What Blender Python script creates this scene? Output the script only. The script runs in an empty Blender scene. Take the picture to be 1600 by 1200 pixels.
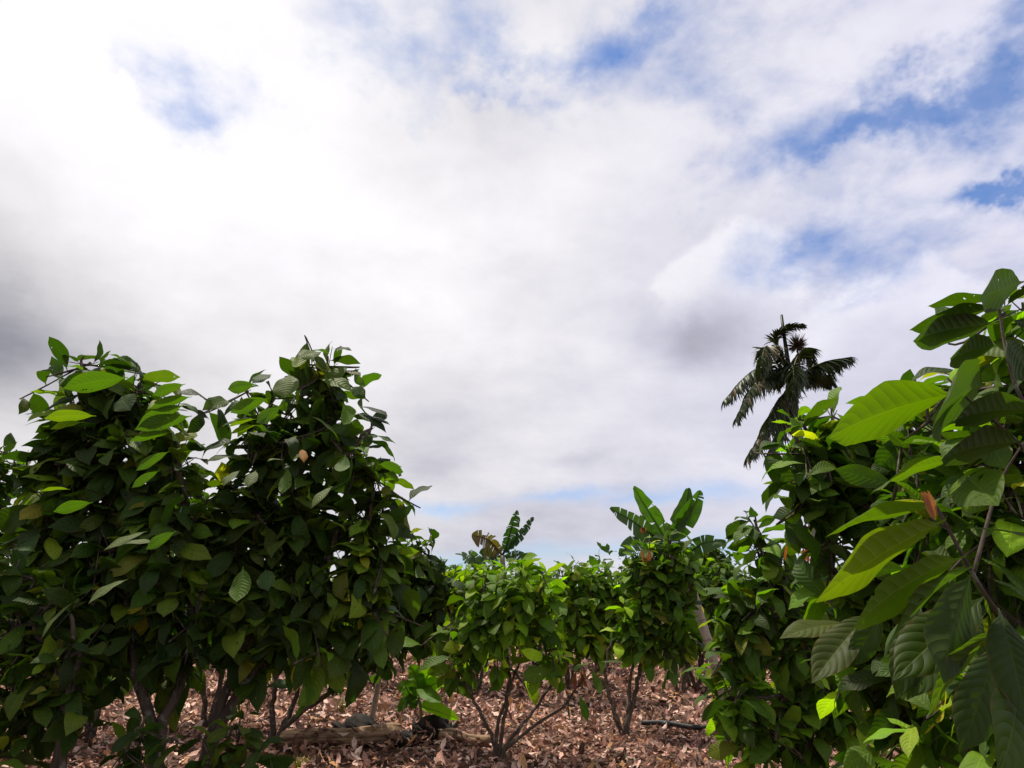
import bpy, math, random
import numpy as np
from mathutils import Vector

SC = bpy.context.scene
COL = SC.collection
rad = math.radians

# ------------------------------------------------------------------ camera
F = 990.0
PITCH = rad(18.4)
CAM = Vector((0, 0, 1.5))
cd = bpy.data.cameras.new('camera')
cd.sensor_width = 36
cd.lens = 36 / 2 / (800 / F)
cd.clip_start = 0.05
cd.clip_end = 3000
cam = bpy.data.objects.new('camera', cd)
COL.objects.link(cam)
cam.location = CAM
cam.rotation_euler = (rad(90) + PITCH, 0, 0)
SC.camera = cam

SUN_EL, SUN_AZ = rad(70), rad(-42)      # azimuth from +Y, negative = towards -X


def ray(px, py):
    u, v = (px - 800) / F, (600 - py) / F
    return Vector((u, math.cos(PITCH) - v * math.sin(PITCH), math.sin(PITCH) + v * math.cos(PITCH)))


def at(px, py, Y):
    r = ray(px, py)
    return CAM + r * (Y / r.y)


def gnd(px, py):
    r = ray(px, py)
    return CAM + r * (-CAM.z / r.z)


def under(px, py, Y):
    p = at(px, py, Y)
    return Vector((p.x, p.y, 0))


# ------------------------------------------------------------------ node helper
class NT:
    def __init__(s, tree):
        s.t = tree
        s.n = tree.nodes
        s.l = tree.links

    def put(s, inp, v):
        if isinstance(v, bpy.types.NodeSocket):
            s.l.new(v, inp)
        elif v is not None:
            if hasattr(inp.default_value, '__len__') and isinstance(v, (int, float)):
                v = [v] * len(inp.default_value)
            if hasattr(inp.default_value, '__len__') and len(inp.default_value) == 4 and len(v) == 3:
                v = (*v, 1)
            inp.default_value = v

    def add(s, typ, ins=None, **kw):
        n = s.n.new(typ)
        for k, v in kw.items():
            setattr(n, k, v)
        for k, v in (ins or {}).items():
            s.put(n.inputs[k], v)
        return n

    def m(s, op, a, b=0.0, c=0.0, clamp=False):
        n = s.n.new('ShaderNodeMath')
        n.operation = op
        n.use_clamp = clamp
        s.put(n.inputs[0], a)
        s.put(n.inputs[1], b)
        s.put(n.inputs[2], c)
        return n.outputs[0]

    def vm(s, op, a, b=(0, 0, 0), scale=1.0):
        n = s.n.new('ShaderNodeVectorMath')
        n.operation = op
        s.put(n.inputs[0], a)
        s.put(n.inputs[1], b)
        s.put(n.inputs[3], scale)
        return n.outputs['Value'] if op in ('DOT_PRODUCT', 'LENGTH') else n.outputs[0]

    def mix(s, f, a, b, blend='MIX'):
        n = s.n.new('ShaderNodeMix')
        n.data_type = 'RGBA'
        n.blend_type = blend
        s.put(n.inputs[0], f)
        s.put(n.inputs[6], a)
        s.put(n.inputs[7], b)
        return n.outputs[2]

    def noise(s, vec, scale, detail=4, rough=0.55, dist=0.0, col=False):
        n = s.add('ShaderNodeTexNoise', {'Vector': vec, 'Scale': scale, 'Detail': detail, 'Roughness': rough, 'Distortion': dist})
        return n.outputs['Color' if col else 'Fac']

    def ss(s, x, lo, hi, a=0.0, b=1.0):
        n = s.n.new('ShaderNodeMapRange')
        n.interpolation_type = 'SMOOTHSTEP'
        s.put(n.inputs[0], x)
        for i, v in enumerate((lo, hi, a, b)):
            s.put(n.inputs[i + 1], v)
        return n.outputs[0]


# ------------------------------------------------------------------ world: sky with broken cloud
world = bpy.data.worlds.new('World')
SC.world = world
world.use_nodes = True
W = NT(world.node_tree)
W.n.clear()
sky = W.add('ShaderNodeTexSky', sky_type='NISHITA', sun_disc=False, sun_elevation=SUN_EL, sun_rotation=SUN_AZ)
sky.air_density = 1.0
sky.dust_density = 0.6
sky.ozone_density = 2.5
dirv = W.add('ShaderNodeTexCoord').outputs['Generated']
sep = W.add('ShaderNodeSeparateXYZ', {0: dirv})
zc = W.m('ADD', W.m('MAXIMUM', sep.outputs[2], 0.0), 0.22)
plan = W.add('ShaderNodeCombineXYZ', {0: W.m('DIVIDE', sep.outputs[0], zc), 1: W.m('DIVIDE', sep.outputs[1], zc), 2: 0.0}).outputs[0]
n_big = W.noise(plan, 1.5, 7, 0.55, 0.05)
puffv = W.vm('MULTIPLY', dirv, (1.0, 1.0, 1.7))
n_puff = W.noise(puffv, 4.2, 9, 0.56, 0.12)
n_fine = W.m('ADD', W.m('MULTIPLY', n_puff, 0.68), W.m('MULTIPLY', W.noise(W.vm('ADD', plan, (7.3, 2.1, 0)), 4.2, 8, 0.6, 0.15), 0.32))
n_soft = W.noise(W.vm('ADD', plan, (3.3, 9.1, 0)), 0.75, 3, 0.5, 0.3)
warp_c = W.noise(dirv, 3.2, 6, 0.6, col=True)
warp_c2 = W.noise(dirv, 11.0, 5, 0.6, col=True)
warp = W.vm('ADD', W.vm('SCALE', W.vm('SUBTRACT', warp_c, (0.5, 0.5, 0.5)), scale=0.34),
            W.vm('SCALE', W.vm('SUBTRACT', warp_c2, (0.5, 0.5, 0.5)), scale=0.10))
dwp = W.vm('ADD', dirv, warp)
dws = W.vm('ADD', dirv, W.vm('SCALE', warp, scale=0.35))


def blob(px, py, rx, ry, w, d=None, power=1.0):
    """soft patch of sky round a fixed direction (radii given as angles, from picture measures)"""
    c = ray(px, py)
    ln = c.length
    c = c.normalized()
    r = c.cross(Vector((0, 0, 1))).normalized()
    u = r.cross(c)
    k = 1 / (F * ln)
    v = W.vm('SUBTRACT', d or dwp, tuple(c))
    a = W.vm('DOT_PRODUCT', v, tuple(r / (rx * k)))
    b = W.vm('DOT_PRODUCT', v, tuple(u / (ry * k)))
    e = W.vm('DOT_PRODUCT', v, tuple(c / 0.5))
    L2 = W.m('ADD', W.m('ADD', W.m('MULTIPLY', a, a), W.m('MULTIPLY', b, b)), W.m('MULTIPLY', e, e))
    return W.m('MULTIPLY', W.m('EXPONENT', W.m('MULTIPLY', L2, -1.0)), w)


def total(lst):
    o = lst[0]
    for x in lst[1:]:
        o = W.m('ADD', o, x)
    return o


gaps = total([blob(*a) for a in (
    (1000, 90, 100, 42, 0.62), (835, 130, 80, 34, 0.52), (920, 150, 70, 44, .40), (1370, 160, 120, 34, 0.95), (1545, 80, 50, 110, 0.95),
    (1590, 258, 90, 22, 1.05), (1460, 170, 60, 46, .6), (1230, 60, 210, 100, 0.42), (1430, 320, 260, 90, 0.30),
    (1250, 375, 90, 30, 0.22), (1200, 190, 140, 60, 0.40), (1680, 120, 60, 260, .6), (1060, 190, 160, 50, .22), (850, 50, 200, 90, .22), (610, 70, 120, 90, .2), (362, 155, 62, 46, .36), (300, 80, 60, 60, .20))])
gaps_low = total([blob(*a, dws) for a in (
    (690, 783, 60, 10, 0.5), (885, 772, 75, 11, 0.5), (1000, 786, 60, 9, .4),
    (1120, 778, 90, 18, 0.42), (725, 868, 110, 18, 0.5), (1095, 872, 120, 20, 0.5), (900, 870, 200, 14, 0.3))])
fb = W.m('ADD', W.m('MULTIPLY', n_big, 0.38), W.m('MULTIPLY', n_fine, 0.62))
cov = W.m('SUBTRACT', W.m('ADD', 0.62, W.m('MULTIPLY', W.m('SUBTRACT', fb, 0.5), 5.2)), W.m('MULTIPLY', gaps, 0.72))
cover = W.m('MAXIMUM', W.ss(cov, -0.45, 0.60), W.m('MULTIPLY', W.ss(fb, .42, .58), .24))
cover = W.m('MAXIMUM', cover, 0.0)
# the cloud deck is closed away from the opening at the upper right
closed = W.m('SUBTRACT', 1.0, W.m('MINIMUM', W.m('MULTIPLY', W.m('MAXIMUM', W.m('SUBTRACT', gaps, 0.06), 0.0), 3.2), 1.0))
cover = W.m('MAXIMUM', cover, closed)
cover = W.m('MULTIPLY', cover, W.m('SUBTRACT', 1.0, W.m('MULTIPLY', gaps_low, 1.0, clamp=True)))
# brightness of the deck


def cumulus(px, py, rx, ry, w):
    q = blob(px, py, rx, ry, 1.0, W.vm('ADD', dirv, W.vm('SCALE', warp, scale=0.55)))
    top = W.ss(W.add('ShaderNodeSeparateXYZ', {0: dws}).outputs[2], ray(px, py + ry * .75).normalized().z, ray(px, py - ry * .45).normalized().z)
    return W.m('MULTIPLY', W.ss(q, 0.30, 0.46), W.m('MULTIPLY', top, w))


glare = total([cumulus(1125, 460, 110, 115, .14), cumulus(1385, 520, 150, 125, .13)] + [blob(*a, dws) for a in (
    (160, -60, 430, 330, 0.23), (400, 300, 460, 260, 0.16), (700, 420, 330, 160, .06))])
shade = total([blob(*a, dws) for a in (
    (-40, 470, 190, 130, 0.36), (40, 540, 240, 90, 0.16), (1090, 520, 80, 56, 0.33), (830, 590, 130, 36, 0.05), (665, 715, 70, 50, 0.15),
    (905, 718, 50, 14, 0.12), (690, 640, 260, 30, .04), (1450, 620, 300, 160, 0.06), (150, 130, 120, 60, .0), (850, 830, 420, 60, 0.12),
    (1450, 560, 200, 90, .06))])
grain = W.m('MULTIPLY', W.m('ADD', W.m('SUBTRACT', fb, 0.5), W.m('MULTIPLY', W.m('SUBTRACT', n_fine, 0.5), 0.8)), 0.46)
grain2 = W.m('MULTIPLY', W.m('SUBTRACT', n_soft, 0.5), 0.12)
bri = W.m('SUBTRACT', W.m('ADD', W.m('ADD', W.m('ADD', 0.80, grain), grain2), glare), shade)
hue = W.ss(W.m('ADD', W.m('MULTIPLY', sep.outputs[0], 0.45), W.m('SUBTRACT', 0.62, bri)), -0.36, 0.20)
tintc = W.mix(hue, (1.0, 0.98, 1.01), (0.91, 0.91, 1.09))
cloudc = W.vm('SCALE', tintc, scale=W.m('MINIMUM', bri, 1.02))
bg_sky = W.add('ShaderNodeBackground', {0: W.mix(1.0, sky.outputs[0], (0.72, 0.98, 1.32), 'MULTIPLY'), 1: 0.115})
bg_cl = W.add('ShaderNodeBackground', {0: cloudc, 1: 1.0})
mx = W.add('ShaderNodeMixShader', {0: cover, 1: bg_sky.outputs[0], 2: bg_cl.outputs[0]})
wo = W.add('ShaderNodeOutputWorld', {0: mx.outputs[0]})

# ------------------------------------------------------------------ sun and exposure
sl = bpy.data.lights.new('sun', 'SUN')
sl.energy = 5.0
sl.angle = rad(1.6)
sl.color = (1.0, 0.93, 0.80)
so = bpy.data.objects.new('sun', sl)
COL.objects.link(so)
sdir = Vector((math.sin(SUN_AZ) * math.cos(SUN_EL), math.cos(SUN_AZ) * math.cos(SUN_EL), math.sin(SUN_EL)))
so.rotation_euler = sdir.to_track_quat('Z', 'Y').to_euler()
SC.view_settings.view_transform = 'Standard'
SC.view_settings.look = 'None'
SC.view_settings.exposure = 0.0
SC.view_settings.gamma = 1.0
SC.cycles.max_bounces = 6
SC.cycles.transparent_max_bounces = 8
SC.cycles.use_denoising = True


# ------------------------------------------------------------------ materials
def material(name):
    m = bpy.data.materials.new(name)
    m.use_nodes = True
    t = NT(m.node_tree)
    t.n.clear()
    return m, t


def finish(t, sh):
    t.add('ShaderNodeOutputMaterial', {0: sh})


def leaf_material(name, veins=11.0, rough=0.48, trans=0.42, back=1.0, bump=0.38, wear=0.4, holes=False):
    m, t = material(name)
    tint = t.add('ShaderNodeAttribute', attribute_name='tint').outputs['Color']
    uv = t.add('ShaderNodeUVMap', uv_map='UVMap').outputs[0]
    s = t.add('ShaderNodeSeparateXYZ', {0: uv})
    u, v = s.outputs[0], s.outputs[1]
    au = t.m('ABSOLUTE', t.m('SUBTRACT', u, 0.5))                # 0 midrib .. 0.5 margin
    mid = t.ss(au, 0.012, 0.035, 1.0, 0.0)
    ph = t.m('MULTIPLY', t.m('SUBTRACT', v, t.m('MULTIPLY', t.m('POWER', au, 1.3), 0.42)), veins)
    fr = t.m('FRACT', ph)
    tri = t.m('ABSOLUTE', t.m('SUBTRACT', fr, 0.5))              # 0.5 at vein
    lat = t.m('MULTIPLY', t.ss(tri, 0.43, 0.5), t.ss(au, 0.49, 0.35))
    vein = t.m('MAXIMUM', mid, t.m('MULTIPLY', lat, 0.6))
    pos = t.add('ShaderNodeTexCoord').outputs['Object']
    mott = t.noise(pos, 26.0, 4, 0.6)
    spots = t.ss(t.noise(pos, 60.0, 3, 0.7), 0.68, 0.76)
    base = t.mix(1.0, tint, t.add('ShaderNodeCombineColor', {0: t.m('ADD', 0.6, t.m('MULTIPLY', mott, 0.8)), 1: t.m('ADD', 0.65, t.m('MULTIPLY', mott, 0.7)), 2: 0.9}).outputs[0], 'MULTIPLY')
    base = t.mix(t.m('MULTIPLY', vein, 0.45), base, t.mix(1.0, t.mix(1.0, base, (1.9, 1.7, 1.5), 'MULTIPLY'), (0.010, 0.012, 0.003), 'ADD'))
    edge = t.m('MULTIPLY', t.ss(t.m('ADD', au, t.m('MULTIPLY', mott, 0.25)), 0.56, 0.63), wear)
    base = t.mix(t.m('MAXIMUM', edge, t.m('MULTIPLY', spots, wear * 1.3)), base, (0.14, 0.075, 0.025))
    bf = t.add('ShaderNodeNewGeometry').outputs['Backfacing']
    under_c = t.mix(1.0, t.mix(0.22, base, (0.09, 0.11, 0.035)), (1.25 * back, 1.25 * back, 1.2 * back), 'MULTIPLY')
    colr = t.mix(t.m('MULTIPLY', bf, 0.7), base, under_c)
    h = t.m('SUBTRACT', t.m('MULTIPLY', t.m('SINE', t.m('MULTIPLY', fr, math.pi)), 0.6), t.m('MULTIPLY', vein, 0.35))
    bp = t.add('ShaderNodeBump', {'Strength': bump, 'Distance': 0.009, 'Height': t.m('ADD', h, t.m('MULTIPLY', mott, 0.3))})
    pr = t.add('ShaderNodeBsdfPrincipled', {'Base Color': colr, 'Roughness': t.m('ADD', rough, t.m('MULTIPLY', mott, 0.18)), 'IOR': 1.33, 'Normal': bp.outputs[0]})
    tc = t.mix(1.0, t.mix(t.m('MULTIPLY', vein, 0.3), t.mix(1.0, tint, (0.55, 0.65, 0.4), 'MULTIPLY'), tint), (3.1, 3.1, 0.7), 'MULTIPLY')
    tr = t.add('ShaderNodeBsdfTranslucent', {'Color': tc, 'Normal': bp.outputs[0]})
    mxs = t.add('ShaderNodeMixShader', {0: trans, 1: pr.outputs[0], 2: tr.outputs[0]})
    if holes:
        hole = t.m('MULTIPLY', t.m('GREATER_THAN', t.noise(pos, 21.0, 2, 0.5, 0.4), 0.725), t.m('GREATER_THAN', au, 0.06))
        mxs = t.add('ShaderNodeMixShader', {0: hole, 1: mxs.outputs[0], 2: t.add('ShaderNodeBsdfTransparent').outputs[0]})
    finish(t, mxs.outputs[0])
    return m


M_LEAF = leaf_material('cocoa_leaf', holes=True)
M_YOUNG = leaf_material('young_leaf', rough=0.35, trans=0.45, wear=0.05)
M_BANANA = leaf_material('banana_leaf', veins=38.0, rough=0.4, trans=0.38, bump=0.2, wear=0.5)
M_PALM = leaf_material('palm_leaf', veins=2.0, rough=0.38, trans=0.12, bump=0.0, wear=0.3)


def litter_material():
    m, t = material('dry_leaf_litter')
    tint = t.add('ShaderNodeAttribute', attribute_name='tint').outputs['Color']
    uv = t.add('ShaderNodeUVMap', uv_map='UVMap').outputs[0]
    s = t.add('ShaderNodeSeparateXYZ', {0: uv})
    au = t.m('ABSOLUTE', t.m('SUBTRACT', s.outputs[0], 0.5))
    mid = t.ss(au, 0.02, 0.07, 1.0, 0.0)
    fr = t.m('FRACT', t.m('MULTIPLY', t.m('SUBTRACT', s.outputs[1], t.m('MULTIPLY', au, 0.4)), 9.0))
    pos = t.add('ShaderNodeTexCoord').outputs['Object']
    n = t.noise(pos, 40.0, 4, 0.65)
    base = t.mix(1.0, tint, t.add('ShaderNodeCombineColor', {0: t.m('ADD', 0.5, n), 1: t.m('ADD', 0.45, n), 2: t.m('ADD', 0.4, n)}).outputs[0], 'MULTIPLY')
    base = t.mix(t.m('MULTIPLY', mid, 0.5), base, (0.32, 0.24, 0.17))
    bp = t.add('ShaderNodeBump', {'Strength': 0.5, 'Distance': 0.006, 'Height': t.m('SINE', t.m('MULTIPLY', fr, math.pi))})
    pr = t.add('ShaderNodeBsdfPrincipled', {'Base Color': base, 'Roughness': 0.75, 'IOR': 1.35, 'Normal': bp.outputs[0]})
    tr = t.add('ShaderNodeBsdfTranslucent', {'Color': base})
    finish(t, t.add('ShaderNodeMixShader', {0: 0.12, 1: pr.outputs[0], 2: tr.outputs[0]}).outputs[0])
    return m


def wood_material(name, c1, c2, scale=(14, 14, 3), lichen=None, rough=0.85, bump=0.6, tex=1.0):
    m, t = material(name)
    pos = t.add('ShaderNodeTexCoord').outputs['Object']
    mp = t.add('ShaderNodeMapping', {0: pos, 3: scale}).outputs[0]
    n = t.noise(mp, tex, 6, 0.65, 0.4)
    n2 = t.noise(pos, 5.0, 4, 0.6)
    base = t.mix(t.ss(n, 0.3, 0.7), c1, c2)
    if lichen:
        base = t.mix(t.m('MULTIPLY', t.ss(t.noise(pos, 17.0, 4, 0.6), 0.54, 0.66), 0.7), base, lichen)
    base = t.mix(t.m('MULTIPLY', n2, 0.5), base, t.mix(1.0, base, (0.45, 0.42, 0.4), 'MULTIPLY'))
    bp = t.add('ShaderNodeBump', {'Strength': bump, 'Distance': 0.01, 'Height': n})
    pr = t.add('ShaderNodeBsdfPrincipled', {'Base Color': base, 'Roughness': rough, 'IOR': 1.4, 'Normal': bp.outputs[0]})
    finish(t, pr.outputs[0])
    return m


M_LITTER = litter_material()
M_BARK = wood_material('cocoa_bark', (0.045, 0.03, 0.022), (0.11, 0.08, 0.06), lichen=(0.22, 0.2, 0.16))
M_BAMBOO = wood_material('weathered_bamboo', (0.26, 0.21, 0.15), (0.42, 0.36, 0.29), scale=(30, 30, 2), rough=0.6, bump=0.2)
M_LOG = wood_material('dry_fibrous_log', (0.09, 0.05, 0.028), (0.48, 0.31, 0.18), scale=(1.5, 26, 26), bump=0.9)
M_STUMP = wood_material('dark_rotting_stump', (0.006, 0.004, 0.003), (0.03, 0.02, 0.014), scale=(9, 9, 9), bump=1.0)
M_PSTEM = wood_material('banana_pseudostem', (0.10, 0.09, 0.04), (0.30, 0.26, 0.17), scale=(18, 18, 1.5), bump=0.3, rough=0.6)
M_PTRUNK = wood_material('palm_trunk', (0.14, 0.12, 0.10), (0.28, 0.25, 0.21), scale=(2, 2, 14), bump=0.5)
M_PIPE = wood_material('black_plastic_pipe', (0.012, 0.012, 0.014), (0.03, 0.028, 0.028), scale=(4, 4, 4), bump=0.1, rough=0.45)
M_SEED = wood_material('palm_seed_bristle', (0.03, 0.02, 0.010), (0.09, 0.06, 0.025), scale=(20, 20, 20), bump=0.3)


def ground_material():
    m, t = material('soil_under_litter')
    pos = t.add('ShaderNodeTexCoord').outputs['Object']
    n = t.noise(pos, 1.3, 6, 0.6)
    n2 = t.noise(pos, 22.0, 6, 0.7)
    v = t.add('ShaderNodeTexVoronoi', {'Vector': pos, 'Scale': 9.0, 'Randomness': 1.0})
    base = t.mix(n2, (0.045, 0.026, 0.017), (0.15, 0.09, 0.062))
    base = t.mix(t.m('MULTIPLY', t.ss(n, 0.4, 0.7), 0.4), base, (0.10, 0.065, 0.04))
    base = t.mix(0.35, base, t.mix(1.0, base, v.outputs['Color'], 'MULTIPLY'))
    bp = t.add('ShaderNodeBump', {'Strength': 0.8, 'Distance': 0.03, 'Height': n2})
    finish(t, t.add('ShaderNodeBsdfPrincipled', {'Base Color': base, 'Roughness': 0.95, 'IOR': 1.3, 'Normal': bp.outputs[0]}).outputs[0])
    return m


def path_material():
    m, t = material('bare_ochre_earth')
    pos = t.add('ShaderNodeTexCoord').outputs['Object']
    n = t.noise(pos, 3.0, 7, 0.65)
    n2 = t.noise(pos, 30.0, 6, 0.7)
    base = t.mix(n, (0.20, 0.11, 0.035), (0.33, 0.20, 0.075))
    base = t.mix(t.m('MULTIPLY', n2, 0.4), base, (0.10, 0.07, 0.03))
    bp = t.add('ShaderNodeBump', {'Strength': 0.6, 'Distance': 0.02, 'Height': n2})
    finish(t, t.add('ShaderNodeBsdfPrincipled', {'Base Color': base, 'Roughness': 0.95, 'Normal': bp.outputs[0]}).outputs[0])
    return m


M_SOIL = ground_material()
M_PATH = path_material()


# ------------------------------------------------------------------ mesh buffers
class Buf:
    def __init__(s):
        s.v, s.f, s.uv, s.c = [], [], [], []
        s.n = 0

    def grid(s, P, uv, tint):
        """P (N, a, b, 3) grids of quads"""
        N, a, b, _ = P.shape
        idx = np.arange(a * b).reshape(a, b)
        q = np.stack([idx[:-1, :-1], idx[:-1, 1:], idx[1:, 1:], idx[1:, :-1]], -1).reshape(-1, 4)
        f = (q[None] + (np.arange(N) * a * b)[:, None, None]).reshape(-1, 4) + s.n
        s.v.append(P.reshape(-1, 3).astype(np.float32))
        s.f.append(f.astype(np.int32))
        s.uv.append(np.broadcast_to(uv[None], (N, a, b, 2)).reshape(-1, 2).astype(np.float32))
        s.c.append(np.repeat(tint, a * b, axis=0).astype(np.float32))
        s.n += N * a * b

    def tube(s, pts, r, n=6, wob=0.0, rng=None, tint=(0.1, 0.1, 0.1), cap=True):
        pts = [Vector(p) for p in pts]
        m = len(pts)
        if not hasattr(r, '__len__'):
            r = [r] * m
        rows = []
        ref = Vector((0.31, 0.87, 0.37))
        for i, p in enumerate(pts):
            d = (pts[min(i + 1, m - 1)] - pts[max(i - 1, 0)]).normalized()
            a = d.cross(ref)
            if a.length < 1e-3:
                a = d.cross(Vector((1, 0, 0)))
            a.normalize()
            b = d.cross(a)
            row = []
            for k in range(n + 1):
                w = 2 * math.pi * (k % n) / n
                rr = r[i] * (1 + (wob * math.sin(3 * w + i * 1.7) if wob else 0))
                row.append(p + a * (math.cos(w) * rr) + b * (math.sin(w) * rr))
            rows.append(row)
        if cap:
            rows = [[pts[0]] * (n + 1)] + rows + [[pts[-1]] * (n + 1)]
        P = np.array([[list(q) for q in row] for row in rows])[None]
        a_, b_ = P.shape[1], P.shape[2]
        uv = np.stack(np.meshgrid(np.linspace(0, 1, b_), np.linspace(0, 1, a_)), -1)
        s.grid(P, uv, np.array([[*tint, 1.0]]))

    def build(s, name, mat, parent=None, origin=(0, 0, 0), smooth=True):
        v = np.concatenate(s.v) - np.array(origin, np.float32)
        f = np.concatenate(s.f)
        uv = np.concatenate(s.uv)
        c = np.concatenate(s.c)
        me = bpy.data.meshes.new(name)
        me.vertices.add(len(v))
        me.vertices.foreach_set('co', v.ravel())
        me.loops.add(len(f) * 4)
        me.polygons.add(len(f))
        me.loops.foreach_set('vertex_index', f.ravel())
        me.polygons.foreach_set('loop_start', np.arange(len(f), dtype=np.int32) * 4)
        me.polygons.foreach_set('use_smooth', np.full(len(f), smooth))
        ul = me.uv_layers.new(name='UVMap')
        ul.data.foreach_set('uv', uv[f.ravel()].ravel())
        at_ = me.attributes.new('tint', 'FLOAT_COLOR', 'POINT')
        at_.data.foreach_set('color', c.ravel())
        me.update()
        me.materials.append(mat)
        o = bpy.data.objects.new(name, me)
        COL.objects.link(o)
        if parent:
            o.parent = parent
        else:
            o.location = origin
        return o


def tag(o, label=None, cat=None, group=None, kind=None):
    for k, v in (('label', label), ('category', cat), ('group', group), ('kind', kind)):
        if v:
            o[k] = v
    return o


def thing(name, loc, label, cat, group=None):
    o = bpy.data.objects.new(name, None)
    o.empty_display_size = 0.1
    o.location = loc
    COL.objects.link(o)
    return tag(o, label, cat, group)


# ------------------------------------------------------------------ leaf geometry
COCOA_W = ([0, .05, .10, .16, .28, .42, .55, .68, .79, .88, .94, 1.0], [.05, .05, .10, .34, .66, .87, .99, .97, .78, .46, .20, .02])
BANANA_W = ([0, .04, .10, .22, .38, .55, .72, .86, .95, 1.0], [.10, .12, .50, .84, 1, .97, .80, .56, .28, .04])


def unit(a):
    return a / np.maximum(np.linalg.norm(a, axis=-1, keepdims=True), 1e-9)


def add_leaves(buf, P, D, L, Wd, droop, fold, tint, rng, nh=2, nv=9, wave=0.05, pleat=0.0, roll=0.35, prof=COCOA_W, N=None, side=0.0):
    n = len(P)
    P, D = np.asarray(P, float), unit(np.asarray(D, float))
    if N is None:
        up = np.zeros((n, 3))
        up[:, 2] = 1
        up = up + rng.normal(0, roll, (n, 3))
    else:
        up = np.asarray(N, float)
    Nn = unit(up - D * np.sum(up * D, -1, keepdims=True))
    S = np.cross(D, Nn)
    t = np.linspace(0, 1, nv + 1)
    s = np.linspace(-1, 1, 2 * nh + 1)
    w = np.interp(t, *prof)
    L = np.broadcast_to(L, (n,)).astype(float)
    Wd = np.broadcast_to(Wd, (n,)).astype(float)
    droop = np.broadcast_to(droop, (n,)).astype(float)
    fold = np.broadcast_to(fold, (n,)).astype(float)
    phi = droop[:, None] * t[None] ** 1.25
    sw = rng.normal(0, 1, n)[:, None] * side * t[None]
    tan = (D[:, None] * np.cos(phi)[..., None] - Nn[:, None] * np.sin(phi)[..., None]) + S[:, None] * sw[..., None]
    nrm = Nn[:, None] * np.cos(phi)[..., None] + D[:, None] * np.sin(phi)[..., None]
    sp = np.concatenate([np.zeros((n, 1, 3)), np.cumsum((tan[:, 1:] + tan[:, :-1]) / 2, 1) / nv], 1) * L[:, None, None]
    hw = (Wd / 2)[:, None] * w[None]
    ph = rng.uniform(0, 6.28, n)
    ph2 = rng.uniform(0, 6.28, (n, 1, 1))
    asg = np.abs(s)[None, None]
    sgn = np.sign(s)[None, None]
    lift = hw[..., None] * asg * np.sin(fold)[:, None, None]
    lift = lift + (Wd[:, None, None] * wave) * (w[None, :, None]) * asg ** 2 * np.sin(t[None, :, None] * 13 + ph[:, None, None] + sgn * ph2)
    lift = lift - hw[..., None] * asg ** 3 * 0.18
    if pleat:
        v = t[None, :, None] - 0.21 * asg ** 1.3
        lift = lift + Wd[:, None, None] * pleat * np.cos(2 * math.pi * 11 * v) * asg * (1.15 - asg) * (w[None, :, None] > .2)
    pos = P[:, None, None] + sp[:, :, None] + S[:, None, None] * (hw[..., None] * s[None, None] * np.cos(fold)[:, None, None])[..., None] + nrm[:, :, None] * lift[..., None]
    uu, vv = np.meshgrid(s * 0.5 + 0.5, t)
    buf.grid(pos, np.stack([uu, vv], -1), np.concatenate([tint, np.ones((n, 1))], 1))


PAL = {
    'dark': [(0.018, 0.045, 0.012), (0.028, 0.062, 0.014), (0.055, 0.105, 0.020), (0.11, 0.14, 0.035)],
    'mid': [(0.028, 0.068, 0.012), (0.042, 0.100, 0.014), (0.070, 0.145, 0.020), (0.13, 0.17, 0.03)],
    'light': [(0.050, 0.115, 0.013), (0.080, 0.170, 0.018), (0.120, 0.210, 0.022), (0.17, 0.22, 0.03)],
}
PROB = [0.40, 0.35, 0.19, 0.06]


def tints(n, pal, rng):
    p = np.array(PAL[pal])
    c = p[rng.choice(4, n, p=PROB)] * np.array([1.45, 1.25, 0.60])
    return c * rng.uniform(0.55, 1.3, (n, 1)) * rng.uniform(0.9, 1.1, (n, 3))


def curve(pts, n=8):
    """smooth polyline through pts (Catmull-Rom)"""
    pts = [Vector(p) for p in pts]
    if len(pts) < 3:
        return [pts[0].lerp(pts[-1], i / n) for i in range(n + 1)]
    q = [pts[0] * 2 - pts[1]] + pts + [pts[-1] * 2 - pts[-2]]
    out = []
    for i in range(1, len(q) - 2):
        a, b, c, d = q[i - 1:i + 3]
        for k in range(n):
            t = k / n
            out.append(0.5 * ((2 * b) + (c - a) * t + (2 * a - 5 * b + 4 * c - d) * t * t + (3 * b - a - 3 * c + d) * t ** 3))
    out.append(pts[-1])
    return out


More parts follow.
